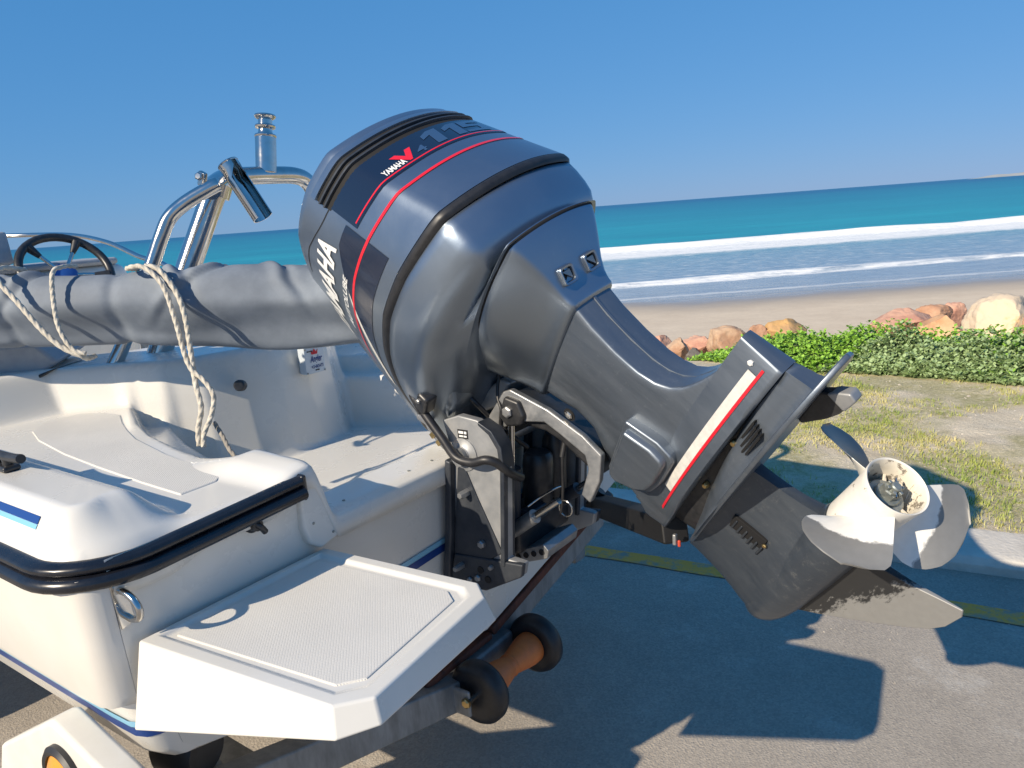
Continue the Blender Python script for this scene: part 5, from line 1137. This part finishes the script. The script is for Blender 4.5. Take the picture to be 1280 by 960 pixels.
for k in range(5):
    f = k / 4; c_ = Vector((-1.075 + .095 * f, YC - .0705, .757 + .036 * f)); lathe("anode_hole", [(0, .0075), (.002, .0075), (.002, 0)], c_, (0, -1, 0), "dark_void", anode, n=16)
box("lower_clamp_bar", (-1.13, YC, .76), (.05, .31, .04), "bracket_paint", motor, bevel=.006)
# black hose and wiring from the pan, brass steering fitting
tube("fuel_hose", [(-1.228, 1.275, 1.205), (-1.215, 1.258, 1.198), (-1.178, 1.255, 1.153), (-1.135, 1.255, 1.104), (-1.100, 1.255, 1.064), (-1.058, 1.258, 1.056), (-1.02, 1.262, 1.066), (-1.0, 1.275, 1.058), (-.985, 1.30, 1.03), (-.99, 1.35, 1.0)], .0105, "black_rubber", motor, n=14)
tube("hose_boot", [(-1.232, 1.285, 1.212), (-1.205, 1.262, 1.190), (-1.185, 1.258, 1.165)], .016, "black_rubber", motor, n=14)
tube("steering_cable", [(-1.24, 1.30, 1.135), (-1.20, 1.285, 1.128), (-1.175, 1.282, 1.100), (-1.152, 1.282, 1.078), (-1.13, 1.29, 1.06)], .010, "cast_aluminium", motor, n=14)
for c_, r_ in (((-1.178, 1.281, 1.105), .0155), ((-1.162, 1.281, 1.088), .0145)): lathe("cable_nut", [(-.006, r_), (.006, r_), (.007, r_ * .8)], c_, (.6, 0, -.75), "brass", motor, n=6, angle=25)
tube("wiring", [(-1.075, YC - .06, 1.235), (-1.07, YC - .08, 1.18), (-1.055, YC - .09, 1.15), (-1.06, YC - .09, 1.11), (-1.04, YC - .09, 1.10), (-1.03, YC - .085, 1.13)], .004, "black_rubber", motor, n=8)
tube("wiring", [(-1.17, YC - .10, 1.20), (-1.12, YC - .11, 1.17), (-1.09, YC - .06, 1.10), (-1.05, YC, 1.03)], .006, "black_rubber", motor, n=8)
tube("safety_cable", [(-.925, YC - .02, 1.09), (-.93, YC - .03, 1.03), (-.935, YC - .03, .94), (-.945, YC - .03, .88)], .0035, "black_rubber", motor, n=8)
tube("cable_crimp", [(-.926, YC - .022, 1.065), (-.931, YC - .03, 1.03)], .007, "black_rubber", motor, n=8)
# cowl latch and its moulded pocket under the port pan
lat = box("cowl_latch", (-.178, -.250, .824), (.060, .040, .036), "black_plastic", motor, True, bevel=.010, seg=3)
bolt("latch_pin", (-.165, -.270, .828), (0, -1, 0), .006, .006, "cast_aluminium", lat, True)
prism("pan_bulge", [(-.34, .80), (-.30, .862), (-.16, .862), (-.13, .80), (-.20, .772)], -.215, -.12, 1, "cowl_paint", motor, True, bevel=.025, seg=4)
lathe("tiller_stop", [(0, .030), (.05, .034), (.07, .034), (.075, .028), (.075, 0)], (-.40, -.06, .80), (-.4, -.2, -1), "black_rubber", motor, True, n=28)

# ------------------------------------------------------------------ support strut under the motor leg
ss = thing("motor_support_strut", "black square support strut holding up the raised motor leg", "support strut", (-1.27, 2.13, .606))
beam("strut_bar", (-1.27, 2.13, .606), (-.668, YC + .012, .880), .062, .062, "strut_black", ss)
box("strut_clamp", (-1.262, 2.115, .612), (.10, .12, .10), "black_rubber", ss, bevel=.015, rot=Matrix.Rotation(.5, 3, 'Y'))
tube("strut_hook", [(-1.31, 2.06, .55), (-1.26, 2.03, .60), (-1.20, 2.02, .66), (-1.17, 2.03, .70)], .018, "black_rubber", ss, n=12)
box("strut_clip", (-.655, YC - .02, .872), (.009, .012, .026), "cast_aluminium", ss, bevel=.003)
box("strut_pin", (-.645, YC - .02, .864), (.007, .007, .016), "spring_red", ss, bevel=.003)

# lettering on the small maker's plate in the well
def plate_text(body, y0, y1, z0, z1, m_, bold=.01, shear=.2):
    P, fs = text_mesh(body, bold, shear)
    vs = [Vector((PLATE_X, y0 + (y1 - y0) * x, z0 + (z1 - z0) * y)) for x, y in P]
    build("plate_lettering", vs, fs, m_, plate, recalc=False, smooth=False)
plate_text("Angler", 1.572, 1.622, 1.165, 1.195, "stripe_navy", .02, .3)
plate_text("BOATS", 1.592, 1.624, 1.152, 1.163, "stripe_navy", .02, .2)
for y0_, w_, z_ in ((1.563, .006, 1.2095), (1.571, .004, 1.2095), (1.577, .007, 1.2095), (1.590, .005, 1.1455), (1.597, .008, 1.1455)):     # tiny illegible print
    box("plate_print", (PLATE_X - .0005, y0_ + w_ / 2, z_), (.0012, w_, .0038), "black_plastic", plate, bevel=0)
tube("plate_emblem", [(PLATE_X, 1.576, 1.157), (PLATE_X, 1.583, 1.161), (PLATE_X, 1.589, 1.157), (PLATE_X, 1.583, 1.153)], .0009, "stripe_navy", plate, n=6, closed=True)
cy_, cz_ = 1.592, 1.198
cw = [(-.012, 0), (.012, 0), (.015, .016), (.007, .008), (.0, .019), (-.007, .008), (-.015, .016)]
build("crown_emblem", [Vector((PLATE_X, cy_ + y, cz_ + z)) for y, z in cw], [tuple(range(7))], "decal_red", plate, recalc=False, smooth=False)
